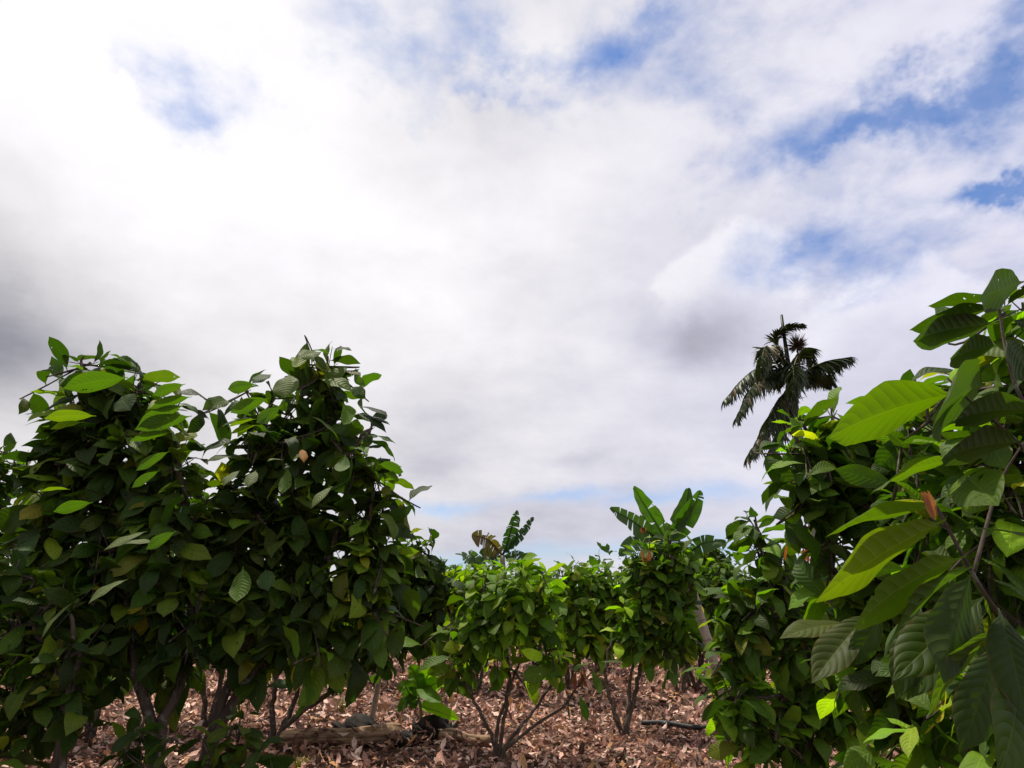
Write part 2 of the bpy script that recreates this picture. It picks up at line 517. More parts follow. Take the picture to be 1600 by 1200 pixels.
def grow(base, stems, lobes, name, label, cat, seed, leaf=0.25, pal='dark', dens=1.0, group=None, r0=0.03, nh=2, nv=9,
         pleat=0.0, droop=(0.6, 1.8), up=0.35, flush=0.0, width=0.40, extra=None, spl=9, tubes=5, lightsh=.15):
    """one cocoa tree: trunk (with limbs and twigs), crown; lobes are (centre, (rx, ry, rz), density)"""
    rng = np.random.default_rng(seed)
    base = Vector(base)
    root = thing(name, base, label, cat, group)
    wood, crown, young = Buf(), Buf(), Buf()
    anchors = []
    for st in stems:
        pts = curve([base + Vector((0, 0, -0.05))] + [Vector(p) for p in st], 6)
        k = len(pts)
        for i in range(1, k - 1):
            pts[i] = pts[i] + Vector(rng.normal(0, 0.008, 3))
        rr = [r0 * (1 - 0.62 * i / (k - 1)) for i in range(k)]
        rr[0] *= 1.25
        wood.tube(pts, rr, 8, 0.08)
        anchors += [(p, rr[i]) for i, p in enumerate(pts) if i > k * 0.35]
    Ps, Ds, Ls, Dr, Gl = [], [], [], [], []
    yP, yD = [], []
    for (c, r, dn) in lobes:
        c = Vector(c)
        low = c - Vector((0, 0, r[2] * 0.55))
        if anchors:
            a, ra = min(anchors, key=lambda q: (q[0] - low).length + 0.6 * max(0, q[0].z - low.z))
            midp = a.lerp(low, 0.5) + Vector((rng.normal(0, .04), rng.normal(0, .04), rng.normal(0, .03)))
            pl = curve([a, midp, low, c + Vector((0, 0, r[2] * 0.2))], 4)
            wood.tube(pl, [max(0.006, min(ra, .018) * (1 - 0.6 * i / len(pl))) for i in range(len(pl))], tubes + 1)
            anchors += [(p, 0.009) for p in pl[len(pl) // 2:]]
        ns = max(2, int(round(dens * dn * 27 * math.pi * r[0] * r[2] * (0.25 / leaf) ** 1.6)))
        for k in range(ns):
            d = rng.normal(0, 1, 3)
            d /= np.linalg.norm(d)
            d[2] = d[2] * 0.8 + 0.2
            q = rng.uniform(0.35, 1.0) ** 0.6
            end = c + Vector((d[0] * r[0] * q, d[1] * r[1] * q, d[2] * r[2] * q))
            st = c + Vector((d[0] * r[0] * .15, d[1] * r[1] * .15, -r[2] * 0.45)) 
            slen = rng.uniform(1.2, 2.0) * leaf
            outw = (end - st)
            ax = (outw.normalized() + Vector((0, 0, up)) + Vector(rng.normal(0, 0.22, 3))).normalized()
            s0 = end - ax * slen
            mid = st.lerp(s0, 0.6) + Vector(rng.normal(0, 0.02, 3))
            tw = curve([st, mid, s0, end - ax * slen * .45, end], 3)
            wood.tube(tw, [0.0055 * leaf / .25 * (1.2 - 0.8 * i / len(tw)) for i in range(len(tw))], tubes - 1 if tubes > 4 else 3, cap=False)
            nl = int(rng.integers(spl - 3, spl + 3))
            a0 = rng.uniform(0, 6.28)
            e1 = ax.cross(Vector((0, 0, 1)))
            e1 = e1.normalized() if e1.length > 1e-3 else Vector((1, 0, 0))
            e2 = ax.cross(e1)
            isf = rng.random() < flush
            glow = 2.3 if rng.random() < lightsh * (1.6 if d[2] > .3 else .6) else 1.0  # upper shoots tinted brighter more often: sunlit clusters put into the leaf colour
            for j in range(nl):
                f = (j + rng.uniform(-.3, .3)) / nl
                p = s0 + ax * slen * (0.08 + 0.92 * f)
                an = a0 + j * 2.4 + rng.normal(0, 0.25)
                rd = e1 * math.cos(an) + e2 * math.sin(an)
                open_ = 0.35 + 0.5 * f ** 2
                dd = rd + ax * open_ + Vector((0, 0, -0.25 - 0.5 * (1 - f) * rng.random()))
                if isf and f > 0.62:
                    yP.append(p)
                    yD.append(rd * 0.5 + Vector((0, 0, -1)) + Vector(rng.normal(0, .15, 3)))
                    continue
                Ps.append(p)
                Ds.append(dd.normalized())
                Gl.append(glow)
                Ls.append(leaf * (0.62 + 0.72 * rng.random() ** 0.8) * (1.0 - 0.45 * f ** 3))
                Dr.append(rng.uniform(*droop) * (1.15 - 0.4 * f))
    n = len(Ps)
    Ls = np.array(Ls)
    add_leaves(crown, [list(p) for p in Ps], [list(p) for p in Ds], Ls, Ls * width * rng.uniform(.85, 1.15, n), np.array(Dr),
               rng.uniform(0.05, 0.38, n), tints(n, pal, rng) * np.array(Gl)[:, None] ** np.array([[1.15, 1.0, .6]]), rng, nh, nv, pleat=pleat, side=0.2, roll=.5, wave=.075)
    if extra:
        extra(crown, wood, young, rng)
    if yP:
        m = len(yP)
        ty = np.array([(0.30, 0.075, 0.035), (0.22, 0.05, 0.03), (0.28, 0.14, 0.05)])[rng.choice(3, m)]
        add_leaves(young, [list(p) for p in yP], [list(p) for p in yD], leaf * rng.uniform(.45, .8, m), leaf * .22, rng.uniform(.1, .5, m), rng.uniform(.3, .8, m), ty, rng, 1, 7)
    wood.build('trunk', M_BARK, root, base)
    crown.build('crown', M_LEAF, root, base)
    if young.n:
        y = young.build('young_leaves', M_YOUNG, root, base)
        y['label'] = 'reddish young leaves hanging limp at the shoot tips'
    return root


def lob(lst, Y, dz=0.0, yd=0.8):
    """lobes given as picture position and radii at a depth -> world ellipsoids"""
    out = []
    for a in lst:
        px, py, rx, ry = a[:4]
        dn = a[4] if len(a) > 4 else 1.0
        y = Y + (a[5] if len(a) > 5 else 0.0)
        k = (at(px, py, y) - CAM).length / math.hypot(F, math.hypot(px - 800, py - 600))
        out.append((at(px, py, y), (rx * k, max(0.12, rx * k * yd), ry * k), dn))
    return out


def path(lst, Y):
    return [at(a[0], a[1], Y + (a[2] if len(a) > 2 else 0)) for a in lst]


# ------------------------------------------------------------------ setting: ground, litter, path
def ground_height(x, y):
    return 0.02 * np.sin(x * 1.3 + 0.4) * np.cos(y * 0.9) + 0.015 * np.sin(x * 3.1 + y * 2.3)


def make_ground():
    b = Buf()
    xs = np.concatenate([[-900, -300, -100, -50], np.linspace(-30, 30, 121), [50, 100, 300, 900]])
    ys = np.concatenate([[-300, -60, -15], np.linspace(-4, 44, 97), [60, 100, 200, 500, 1800]])
    X, Y = np.meshgrid(xs, ys)
    Z = ground_height(X, Y) - 0.03
    P = np.stack([X, Y, Z], -1)[None]
    b.grid(P, np.stack([X * .1, Y * .1], -1), np.array([[.1, .1, .1, 1]]))
    return tag(b.build('ground', M_SOIL), kind='structure')


make_ground()


def make_path():
    b = Buf()
    c = at(400, 1035, 17.5)
    xs = np.linspace(-12, -3.4, 24)
    ys = np.linspace(16.6, 20.4, 12)
    X, Y = np.meshgrid(xs, ys)
    Y = Y + 0.35 * np.sin(X * 0.7)
    Z = ground_height(X, Y) - 0.03 + 0.02 + 0.015 * np.sin(X * 5 + Y * 3)
    b.grid(np.stack([X, Y, Z], -1)[None], np.stack([X * .1, Y * .1], -1), np.array([[.1, .1, .1, 1]]))
    return tag(b.build('earth_path', M_PATH), kind='structure')


make_path()


def make_litter():
    rng = np.random.default_rng(5)
    b = Buf()
    cols = np.array([(0.24, 0.13, 0.10), (0.36, 0.22, 0.18), (0.12, 0.055, 0.038), (0.50, 0.36, 0.31), (0.065, 0.033, 0.024), (0.30, 0.165, 0.075)])
    pr = [.24, .20, .2, .13, .16, .07]

    def zone(y0, y1, density, nh, nv, scale):
        area = 0
        N = int(density * (y1 - y0) * (y1 + y0) * 0.98)
        y = np.sqrt(rng.uniform(y0 * y0, y1 * y1, N))
        x = rng.uniform(-1, 1, N) * (y * 0.95 + 0.6)
        keep = ~((y > 16.7 + .35 * np.sin(x * .7)) & (y < 20.3 + .35 * np.sin(x * .7)) & (x > -12) & (x < -3.5) & (rng.random(N) < 0.93))
        x, y = x[keep], y[keep]
        N = len(x)
        z = ground_height(x, y) - 0.03 + rng.uniform(0.004, 0.075, N)
        a = rng.uniform(0, 6.283, N)
        D = np.stack([np.cos(a), np.sin(a), rng.normal(0.05, 0.28, N)], -1)
        Nr = np.stack([rng.normal(0, .45, N), rng.normal(0, .45, N), rng.choice([1, -1], N, p=[.6, .4])], -1)
        L = (0.06 + 0.20 * rng.random(N) ** 1.1) * scale
        patch = 1 + .35 * np.sin(x * 1.7 + 1.3 * np.sin(y * .9)) * np.sin(y * 1.5 + np.sin(x * 1.1))
        t = cols[rng.choice(6, N, p=pr)] * rng.uniform(.55, 1.3, (N, 1)) * np.array([1.90, 1.90, 1.90]) * (0.9 + .25 * (patch - 1))[:, None]
        add_leaves(b, np.stack([x, y, z], -1), D, L, L * rng.uniform(.3, .46, N), rng.normal(0.0, 1.0, N), rng.normal(.35, .55, N), t, rng, nh, nv, wave=.16, N=Nr, side=.35)
    for k in range(420):
        y = math.sqrt(rng.uniform(16, 260))
        x = rng.uniform(-1, 1) * y * .9
        a = rng.uniform(0, 6.28)
        l = rng.uniform(.12, .5)
        p = Vector((x, y, rng.uniform(.02, .06)))
        b.tube([p, p + Vector((math.cos(a), math.sin(a), .05)) * l * .5, p + Vector((math.cos(a + .3), math.sin(a + .3), .0)) * l], [.005, .0045, .002], 4, tint=(.10, .06, .04))
    zone(3.5, 9.5, 330, 2, 6, 0.68)
    zone(9.5, 16.0, 190, 1, 5, 0.82)
    zone(16.0, 34.0, 52, 1, 4, 1.4)
    # leaves that have drifted on to and against the fallen logs
    n = 60
    f = rng.random(n)
    a, c = gnd(432, 1166), gnd(768, 1160)
    P = np.array([list(a.lerp(c, q)) for q in f]) + np.stack([rng.normal(0, .02, n), rng.normal(-.03, .10, n), np.zeros(n)], 1)
    P[:, 2] = np.where(np.abs(P[:, 1] - a.y) < .07, .13, .04) + rng.uniform(0, .03, n)
    an = rng.uniform(0, 6.28, n)
    L = rng.uniform(.07, .17, n)
    add_leaves(b, P, np.stack([np.cos(an), np.sin(an), rng.normal(0, .3, n)], 1), L, L * .4, rng.normal(.3, .8, n), rng.normal(.3, .5, n),
               cols[rng.choice(6, n, p=pr)] * 1.2, rng, 2, 6, wave=.16, side=.3)
    o = b.build('leaf_litter', M_LITTER)
    return tag(o, 'brown and pinkish dry cocoa leaves thickly covering the soil', 'leaf litter', kind='stuff')


make_litter()

def sunny(lst, Y, tint=(0.062, 0.125, 0.010)):
    """single leaves the photograph shows clearly: base -> tip, width ratio, facing"""
    def f(crown, wood, young, rng):
        for (a, b, c, d, wd, nv_, *tn) in lst:
            p, q = at(a, b, Y), at(c, d, Y - .12)
            D = q - p
            N = Vector(nv_)
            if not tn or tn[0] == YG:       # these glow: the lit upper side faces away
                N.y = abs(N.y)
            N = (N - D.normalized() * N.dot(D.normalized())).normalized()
            dr = rng.uniform(.4, .8)
            S0 = D.normalized() * math.cos(dr * .5) + N * math.sin(dr * .5)
            add_leaves(crown, [list(p)], [list(S0)], D.length * 1.04, D.length * wd, dr, rng.uniform(.1, .3), np.array([tn[0] if tn else tint]), rng, 3, 18, wave=.04, pleat=.0, N=[list(N)])
    return f


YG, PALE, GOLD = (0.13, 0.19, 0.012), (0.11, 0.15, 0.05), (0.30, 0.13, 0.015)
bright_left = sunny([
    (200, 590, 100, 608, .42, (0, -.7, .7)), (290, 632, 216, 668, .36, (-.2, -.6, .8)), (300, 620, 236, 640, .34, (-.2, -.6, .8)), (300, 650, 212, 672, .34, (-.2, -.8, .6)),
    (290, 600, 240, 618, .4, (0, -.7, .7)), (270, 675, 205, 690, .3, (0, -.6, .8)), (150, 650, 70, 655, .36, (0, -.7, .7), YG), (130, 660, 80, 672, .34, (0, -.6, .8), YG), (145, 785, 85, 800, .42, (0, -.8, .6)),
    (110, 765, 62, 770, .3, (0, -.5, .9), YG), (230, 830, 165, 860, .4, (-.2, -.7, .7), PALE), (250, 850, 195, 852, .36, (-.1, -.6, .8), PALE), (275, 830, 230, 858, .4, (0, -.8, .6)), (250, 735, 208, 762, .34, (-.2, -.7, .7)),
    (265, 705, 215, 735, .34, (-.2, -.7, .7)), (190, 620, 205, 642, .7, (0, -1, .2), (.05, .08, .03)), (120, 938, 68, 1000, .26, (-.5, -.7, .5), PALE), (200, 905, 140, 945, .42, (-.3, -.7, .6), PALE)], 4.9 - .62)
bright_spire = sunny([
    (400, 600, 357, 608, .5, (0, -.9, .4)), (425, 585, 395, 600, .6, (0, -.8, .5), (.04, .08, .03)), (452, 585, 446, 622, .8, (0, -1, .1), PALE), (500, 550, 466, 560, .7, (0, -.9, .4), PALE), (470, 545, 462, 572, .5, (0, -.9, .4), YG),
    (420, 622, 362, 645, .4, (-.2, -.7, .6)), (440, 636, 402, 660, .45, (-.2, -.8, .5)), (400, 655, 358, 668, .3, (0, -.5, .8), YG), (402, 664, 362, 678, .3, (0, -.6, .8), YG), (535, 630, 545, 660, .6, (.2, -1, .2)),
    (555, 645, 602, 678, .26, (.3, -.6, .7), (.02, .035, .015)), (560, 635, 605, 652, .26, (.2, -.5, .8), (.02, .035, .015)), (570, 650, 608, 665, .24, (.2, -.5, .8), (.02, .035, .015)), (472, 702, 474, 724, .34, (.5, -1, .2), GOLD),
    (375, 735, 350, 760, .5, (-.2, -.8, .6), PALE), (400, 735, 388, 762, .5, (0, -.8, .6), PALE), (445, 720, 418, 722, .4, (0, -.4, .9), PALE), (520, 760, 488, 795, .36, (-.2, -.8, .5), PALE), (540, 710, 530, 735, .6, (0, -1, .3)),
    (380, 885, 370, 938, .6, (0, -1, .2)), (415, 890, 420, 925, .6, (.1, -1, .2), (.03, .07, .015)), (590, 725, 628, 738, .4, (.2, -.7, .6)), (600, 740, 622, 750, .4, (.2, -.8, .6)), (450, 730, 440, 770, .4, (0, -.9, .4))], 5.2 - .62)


# ------------------------------------------------------------------ big trees on the left
TREE = 'cocoa tree'

# tall tree nearest the left
Y1 = 4.9
grow(under(262, 1200, Y1), [path([(235, 1130), (205, 1010), (190, 860), (150, 700)], Y1), path([(250, 1150), (300, 1000, .1), (290, 800), (270, 680)], Y1)],
     lob([(130, 560, 32, 22, 1.7), (175, 590, 60, 30, 1.3), (220, 592, 40, 26, 1.3), (135, 625, 50, 36, 1.3), (180, 630, 70, 36, 1.2), (255, 640, 40, 36, 1.6), (120, 680, 52, 44, 1.3), (190, 690, 80, 50, 1.2), (275, 710, 48, 40, 1.3),
          (90, 750, 70, 44, 1.1), (170, 770, 80, 50, 1.1), (270, 775, 70, 50, 1.2), (80, 830, 80, 50), (180, 850, 90, 50, 1.1), (280, 860, 80, 60, 1.1), (120, 920, 90, 50), (220, 940, 90, 50, 1.1), (310, 940, 70, 50),
          (150, 1000, 90, 40, .8, .3), (270, 1010, 80, 36, .7, .3)], Y1),
     'cocoa_tree', 'tall leafy cocoa tree at the left with a broad flat-topped double crown', TREE, 11, leaf=0.32, width=.40, pal='dark', dens=1.45, lightsh=.22, group='large cocoa trees on the left', r0=0.045, nv=12, extra=bright_left)

Y2 = 5.2
grow(under(305, 1200, Y2), [path([(335, 1130), (378, 1020), (420, 880), (480, 700)], Y2), path([(350, 1120), (440, 980), (520, 850), (560, 700)], Y2)],
     lob([(512, 560, 26, 20, 1.8), (482, 562, 20, 18, 1.6), (512, 605, 32, 28, 1.6), (470, 612, 34, 20, 1.4), (430, 612, 34, 20, 1.2), (388, 606, 20, 12, 1.0), (455, 650, 40, 28, 1.3), (412, 655, 26, 22, 1.3), (512, 652, 38, 30, 1.5), (580, 662, 14, 14, 1.2), (560, 695, 36, 30, 1.3), (400, 715, 46, 32, 1.4), (470, 715, 60, 44, 1.3),
          (585, 730, 34, 34, 1.4), (345, 755, 46, 34, 1.2), (400, 780, 70, 46, 1.2), (480, 790, 80, 46, 1.2), (575, 790, 46, 40, 1.4), (595, 830, 30, 40, 1.2), (370, 850, 80, 50, 1.1), (460, 860, 80, 50, 1.1), (555, 860, 60, 50, 1.2), (400, 920, 80, 46), (490, 930, 80, 46, 1.1), (580, 920, 50, 46, 1.1), (440, 975, 80, 36, .9), (370, 980, 60, 40, .9), (540, 980, 50, 30, .9)], Y2),
     'cocoa_tree', 'tall cocoa tree ending in a narrow spire of big leaves', TREE, 12, leaf=0.31, width=.40, pal='dark', dens=1.45, lightsh=.22, group='large cocoa trees on the left', r0=0.045, nv=12, extra=bright_spire)

# tree whose leaning branches stand clear over the log
p4 = gnd(425, 1163)
Y4 = p4.y
grow(p4, [path([(450, 1130), (540, 1062, .1), (600, 1000, .2), (640, 900, .2)], Y4), path([(428, 1090), (440, 1040), (500, 950)], Y4), path([(455, 1110, .1), (480, 1040, .1), (560, 960, .2)], Y4)],
     lob([(655, 845, 34, 20, 1.4), (625, 865, 40, 26, 1.3), (688, 880, 22, 30, 1.5), (650, 895, 44, 34, 1.3), (600, 910, 50, 40, 1.2), (560, 930, 50, 40, 1.1), (690, 925, 22, 30, 1.4), (630, 950, 50, 36, 1.2), (590, 980, 50, 32, 1.1), (500, 960, 60, 36), (668, 970, 20, 22, 1.1), (440, 960, 60, 34), (530, 1000, 50, 24)], Y4),
     'cocoa_tree', 'round-headed cocoa tree with leaning bare limbs rising over the fallen log', TREE, 13, leaf=0.29, pal='dark', dens=1.5, group='large cocoa trees on the left', r0=0.035, nv=9)

# second row behind the big left trees
for k, (bx, by, Yb, lb, lab) in enumerate((
        (150, 1100, 7.6, [(100, 880, 80, 50), (190, 900, 90, 50), (140, 960, 90, 46, 1.1), (60, 990, 70, 40), (200, 1010, 70, 34, .8)], 'dark cocoa tree standing behind the flat-topped left tree'),
        (330, 1100, 8.2, [(300, 870, 80, 50), (370, 900, 80, 50), (310, 960, 90, 46, 1.1), (400, 970, 60, 34), (280, 1010, 60, 30, .8)], 'dark cocoa tree standing behind the two tallest left trees'))):
    grow(under(bx, by, Yb), [path([(bx - 15, 1050), (bx - 30, 950)], Yb), path([(bx + 20, 1040), (bx + 40, 930)], Yb)], lob(lb, Yb), 'cocoa_tree', lab, TREE, 71 + k,
         leaf=.27, pal='dark', dens=1.0, group='large cocoa trees on the left', r0=.035, nh=1, nv=7)

# tree cut off by the left edge
Y0 = 5.8
grow(under(-60, 1150, Y0), [path([(-50, 1050), (-40, 900), (-30, 780)], Y0), path([(-40, 1080), (20, 960), (20, 800)], Y0)],
     lob([(-20, 715, 60, 20, 1.3), (25, 705, 30, 14, 1.2), (-40, 770, 60, 50, 1.1), (-5, 800, 44, 36, 1.1), (-40, 860, 80, 60)], Y0),
     'cocoa_tree', 'cocoa tree cut by the left picture edge, sky showing between its leaves', TREE, 14, leaf=0.27, pal='dark', dens=1.5, group='large cocoa trees on the left', r0=0.04)

# lower lighter tree at the left edge
Y5 = 4.4
grow(under(95, 1190, Y5), [path([(100, 1130), (70, 1020), (40, 930)], Y5), path([(105, 1100), (120, 1030), (110, 960)], Y5)],
     lob([(30, 880, 60, 30, 1.2), (-20, 900, 60, 40), (80, 930, 70, 34), (30, 960, 80, 40), (110, 1000, 70, 36), (20, 1040, 80, 40, 1.1), (60, 1090, 60, 36, .9), (110, 1050, 60, 40, 1.0), (150, 1020, 50, 30, 1, .4), (20, 1130, 60, 30, .7), (-40, 1000, 80, 70)], Y5),
     'cocoa_tree', 'low yellow-green cocoa tree in front of the left edge trees', TREE, 15, leaf=0.25, pal='dark', dens=1.15, group='large cocoa trees on the left', r0=0.03)

# young sprouts at the feet of the big trees
Y6 = 4.6
grow(under(350, 1215, Y6), [path([(355, 1170), (365, 1130)], Y6)],
     lob([(375, 1125, 36, 30, 1.1), (340, 1160, 50, 24, 1.0), (400, 1155, 36, 26, 1.0)], Y6),
     'cocoa_sapling', 'dark low cocoa shoot at the foot of the spire-topped tree', 'sapling', 16, leaf=0.22, pal='dark', lightsh=.03, group='low cocoa shoots', r0=0.014)
grow(under(215, 1215, Y6), [path([(215, 1170), (225, 1130)], Y6)],
     lob([(225, 1125, 40, 26, .8), (200, 1165, 54, 24, .8)], Y6 - .2),
     'cocoa_sapling', 'sparse low cocoa shoot between the two leftmost visible trunks', 'sapling', 17, leaf=0.22, pal='dark', lightsh=.03, group='low cocoa shoots', r0=0.014)

# ------------------------------------------------------------------ smaller trees in the middle
G_MID = 'young cocoa trees in the middle rows'
pD = gnd(775, 1192)
YD = pD.y


def hanging(cx, cy, Y, n, col, L, spread=10, fan=.25, base=1):
    def f(crown, wood, young, rng):
        P = [list(at(cx + rng.normal(0, spread), cy + rng.normal(0, spread * .5), Y)) for _ in range(n)]
        D = [[rng.normal(0, fan), rng.normal(0, fan), -1] for _ in range(n)]
        c = np.array([col] * n) * rng.uniform(.7, 1.3, (n, 1))
        add_leaves(young, P, D, L * rng.uniform(.6, 1.1, n), L * rng.uniform(.2, .34, n), rng.uniform(-.3, .8, n), rng.uniform(.3, .9, n), c, rng, 1, 7)
    return f


def red_branch(crown, wood, young, rng):
    wood.tube(curve(path([(785, 1175), (840, 1130, -.1), (880, 1105, -.15), (900, 1075, -.2), (925, 1050, -.2)], YD), 4), [0.016 - 0.0006 * i for i in range(17)], 6)
    hanging(902, 1050, YD - .2, 7, (0.22, 0.065, 0.035), 0.17, 8)(crown, wood, young, rng)
    P, D = [], []
    for (a, b, c, d) in ((925, 1045, 945, 1095), (930, 1045, 965, 1085), (890, 1085, 885, 1120), (905, 1085, 918, 1120), (935, 1035, 965, 1030), (925, 1035, 900, 1040)):
        p, q = at(a, b, YD - .2), at(c, d, YD - .25)
        P.append(list(p))
        D.append(list(q - p))
    add_leaves(crown, P, D, .24, .085, .4, .2, tints(6, 'mid', rng), rng, 2, 9)


grow(pD, [path([(768, 1150), (735, 1085), (718, 1035), (730, 980)], YD), path([(790, 1112), (796, 1050), (785, 990), (800, 930)], YD), path([(800, 1150), (835, 1110, .1), (872, 1045, .2), (860, 980)], YD),
          path([(778, 1140), (793, 1090), (812, 1030), (830, 960)], YD)],
     lob([(815, 882, 44, 18, 1.3), (760, 900, 44, 26, 1.2), (845, 905, 34, 26, 1.2), (705, 960, 22, 26, .9), (800, 925, 50, 26), (740, 960, 44, 36, 1.1), (795, 955, 50, 34, 1.1), (850, 965, 34, 30, 1.1), (722, 1010, 34, 26), (860, 1005, 30, 20, .9), (775, 1000, 40, 18, .8)], YD),
     'young_cocoa_tree', 'bright green small cocoa tree with four bare forking stems in the open', TREE, 21, leaf=0.28, width=.42, pal='light', dens=1.35, group=G_MID, r0=0.021, extra=red_branch, nv=8)

pF = gnd(838, 1082)
grow(pF, [path([(800, 1045), (790, 1000)], pF.y), path([(850, 1050), (860, 1000), (900, 950)], pF.y)],
     lob([(880, 895, 44, 28, 1.2), (925, 895, 44, 26, 1.2), (960, 915, 36, 34, 1.2), (900, 940, 50, 32, 1.2), (950, 960, 40, 34, 1.2), (925, 985, 44, 28, 1.1), (875, 990, 40, 24)], pF.y - .8),
     'young_cocoa_tree', 'cocoa tree with a rounded mid green crown just left of the red-flushed one', TREE, 22, leaf=0.31, pal='light', dens=1.4, group=G_MID, r0=0.03, nh=1, nv=8)

pE = gnd(700, 1075)
grow(pE, [path([(712, 1040), (720, 990)], pE.y), path([(690, 1050), (700, 1000)], pE.y)],
     lob([(690, 900, 30, 20, 1.3), (695, 945, 34, 34, 1.4), (770, 890, 30, 20, 1.2), (722, 905, 40, 22, 1.2), (745, 900, 26, 18), (715, 945, 34, 28, 1.1), (690, 975, 30, 30), (730, 985, 34, 26)], pE.y),
     'young_cocoa_tree', 'yellow-green cocoa tree under the small banana plant', TREE, 23, leaf=0.26, pal='light', dens=1.5, group=G_MID, r0=0.03, nh=1, nv=8)

pG = gnd(975, 1150)


def g_extra(crown, wood, young, rng):
    hanging(1004, 822, pG.y, 4, (0.30, 0.05, 0.04), .10, 5)(crown, wood, young, rng)
    hanging(1008, 862, pG.y - .25, 5, (0.28, 0.09, 0.06), .16, 7)(crown, wood, young, rng)


grow(pG, [path([(955, 1095), (945, 1050), (960, 980)], pG.y), path([(990, 1095), (1003, 1030), (1012, 950), (1020, 880)], pG.y), path([(982, 1120), (985, 1060), (1000, 1000)], pG.y)],
     lob([(990, 865, 22, 18, 1.3), (1066, 875, 18, 22, 1.2), (985, 955, 30, 30, 1.1), (1060, 960, 24, 26, 1.1), (1045, 838, 26, 14, 1.4), (1015, 848, 30, 18, 1.3), (1055, 865, 26, 24, 1.3), (1010, 885, 34, 24, 1.3), (1050, 905, 32, 28, 1.2), (1005, 930, 38, 30, 1.2), (1050, 955, 36, 30, 1.1), (1000, 985, 36, 28, 1.1), (1040, 1000, 36, 22)], pG.y),
     'young_cocoa_tree', 'tall narrow cocoa tree with hanging red young leaves, banana leaves above it', TREE, 24, leaf=0.26, pal='mid', dens=1.5, group=G_MID, r0=0.03, extra=g_extra, nh=1, nv=8)

pH = gnd(1063, 1086)
grow(pH, [path([(1048, 1040), (1042, 1000)], pH.y), path([(1075, 1045), (1088, 1000), (1100, 940)], pH.y)],
     lob([(1090, 890, 30, 22, 1.2), (1150, 900, 36, 30, 1.2), (1160, 960, 40, 40, 1.1), (1125, 885, 30, 22), (1100, 915, 36, 26, 1.1), (1135, 940, 36, 36, 1.1), (1095, 965, 30, 26), (1065, 990, 30, 20), (1130, 985, 36, 26)], pH.y),
     'young_cocoa_tree', 'small cocoa tree behind the pale bamboo post, some leaves yellow', TREE, 25, leaf=0.26, pal='mid', dens=1.4, group=G_MID, r0=0.034, nh=1, nv=8,
     extra=lambda c, w, y, g: hanging(1090, 945, pH.y - 1.0, 4, (.50, .42, .02), .24, 7)(c, w, c, g))

# ------------------------------------------------------------------ trees on the right
G_R = 'cocoa trees on the right'
YI = 5.6
grow(under(1255, 1230, YI), [path([(1250, 1150), (1230, 1050), (1200, 930)], YI), path([(1265, 1150), (1290, 1060), (1290, 980)], YI)],
     lob([(1180, 805, 22, 16, 1.5), (1185, 845, 36, 28, 1.3), (1150, 930, 40, 34, 1.1), (1140, 990, 34, 30, 1.1), (1145, 1060, 34, 30, 1.0), (1150, 1110, 30, 30, 1.1), (1290, 930, 40, 40, 1), (1225, 880, 40, 30, 1.1), (1180, 920, 50, 34, 1.1), (1240, 940, 50, 40, 1.1), (1165, 980, 48, 34, 1.0), (1230, 1000, 56, 40, 1.1), (1160, 1045, 40, 30), (1220, 1070, 56, 36, 1.1),
          (1170, 1105, 40, 34, 1.1), (1290, 1040, 50, 50, 1.1), (1250, 1110, 50, 36), (1320, 1100, 50, 50), (1205, 1150, 30, 26, .8)], YI),
     'cocoa_tree', 'bushy cocoa tree leafy down to the ground, pale drooping leaves at its tip', TREE, 31, leaf=0.27, pal='mid', dens=1.5, group=G_R, r0=0.035, nv=9,
     extra=lambda c, w, y, g: (hanging(1268, 890, YI - .9, 3, (.30, .12, .07), .20, 6)(c, w, y, g), hanging(1252, 850, YI - .7, 5, (.28, .07, .05), .13, 9)(c, w, y, g)))

YJ = 3.7
grow(under(1420, 1300, YJ), [path([(1415, 1150), (1390, 950), (1340, 760)], YJ), path([(1430, 1150), (1440, 900), (1420, 720)], YJ)],
     lob([(1370, 650, 50, 24, 1.4), (1400, 620, 40, 14, 1.2), (1300, 640, 40, 20, 1.4), (1380, 740, 60, 36, 1.3), (1250, 648, 26, 12, 1.5), (1245, 680, 28, 22, 1.5), (1265, 720, 44, 30, 1.4), (1262, 765, 36, 20, 1.3), (1300, 700, 50, 40, 1.2), (1320, 665, 40, 20, 1.2), (1275, 695, 46, 32, 1.2), (1340, 720, 60, 44, 1.1), (1290, 750, 48, 26, 1.0), (1400, 690, 60, 50), (1330, 800, 60, 30, .9), (1400, 790, 70, 50), (1300, 870, 50, 40, .8),
          (1370, 900, 80, 70, 1.1), (1440, 880, 80, 80), (1350, 1000, 80, 60), (1440, 1040, 90, 70), (1400, 1120, 80, 40, .6)], YJ),
     'cocoa_tree', 'dense cocoa tree in front of the palm on the right', TREE, 32, leaf=0.25, pal='mid', dens=1.7, group=G_R, r0=0.035, nv=10)


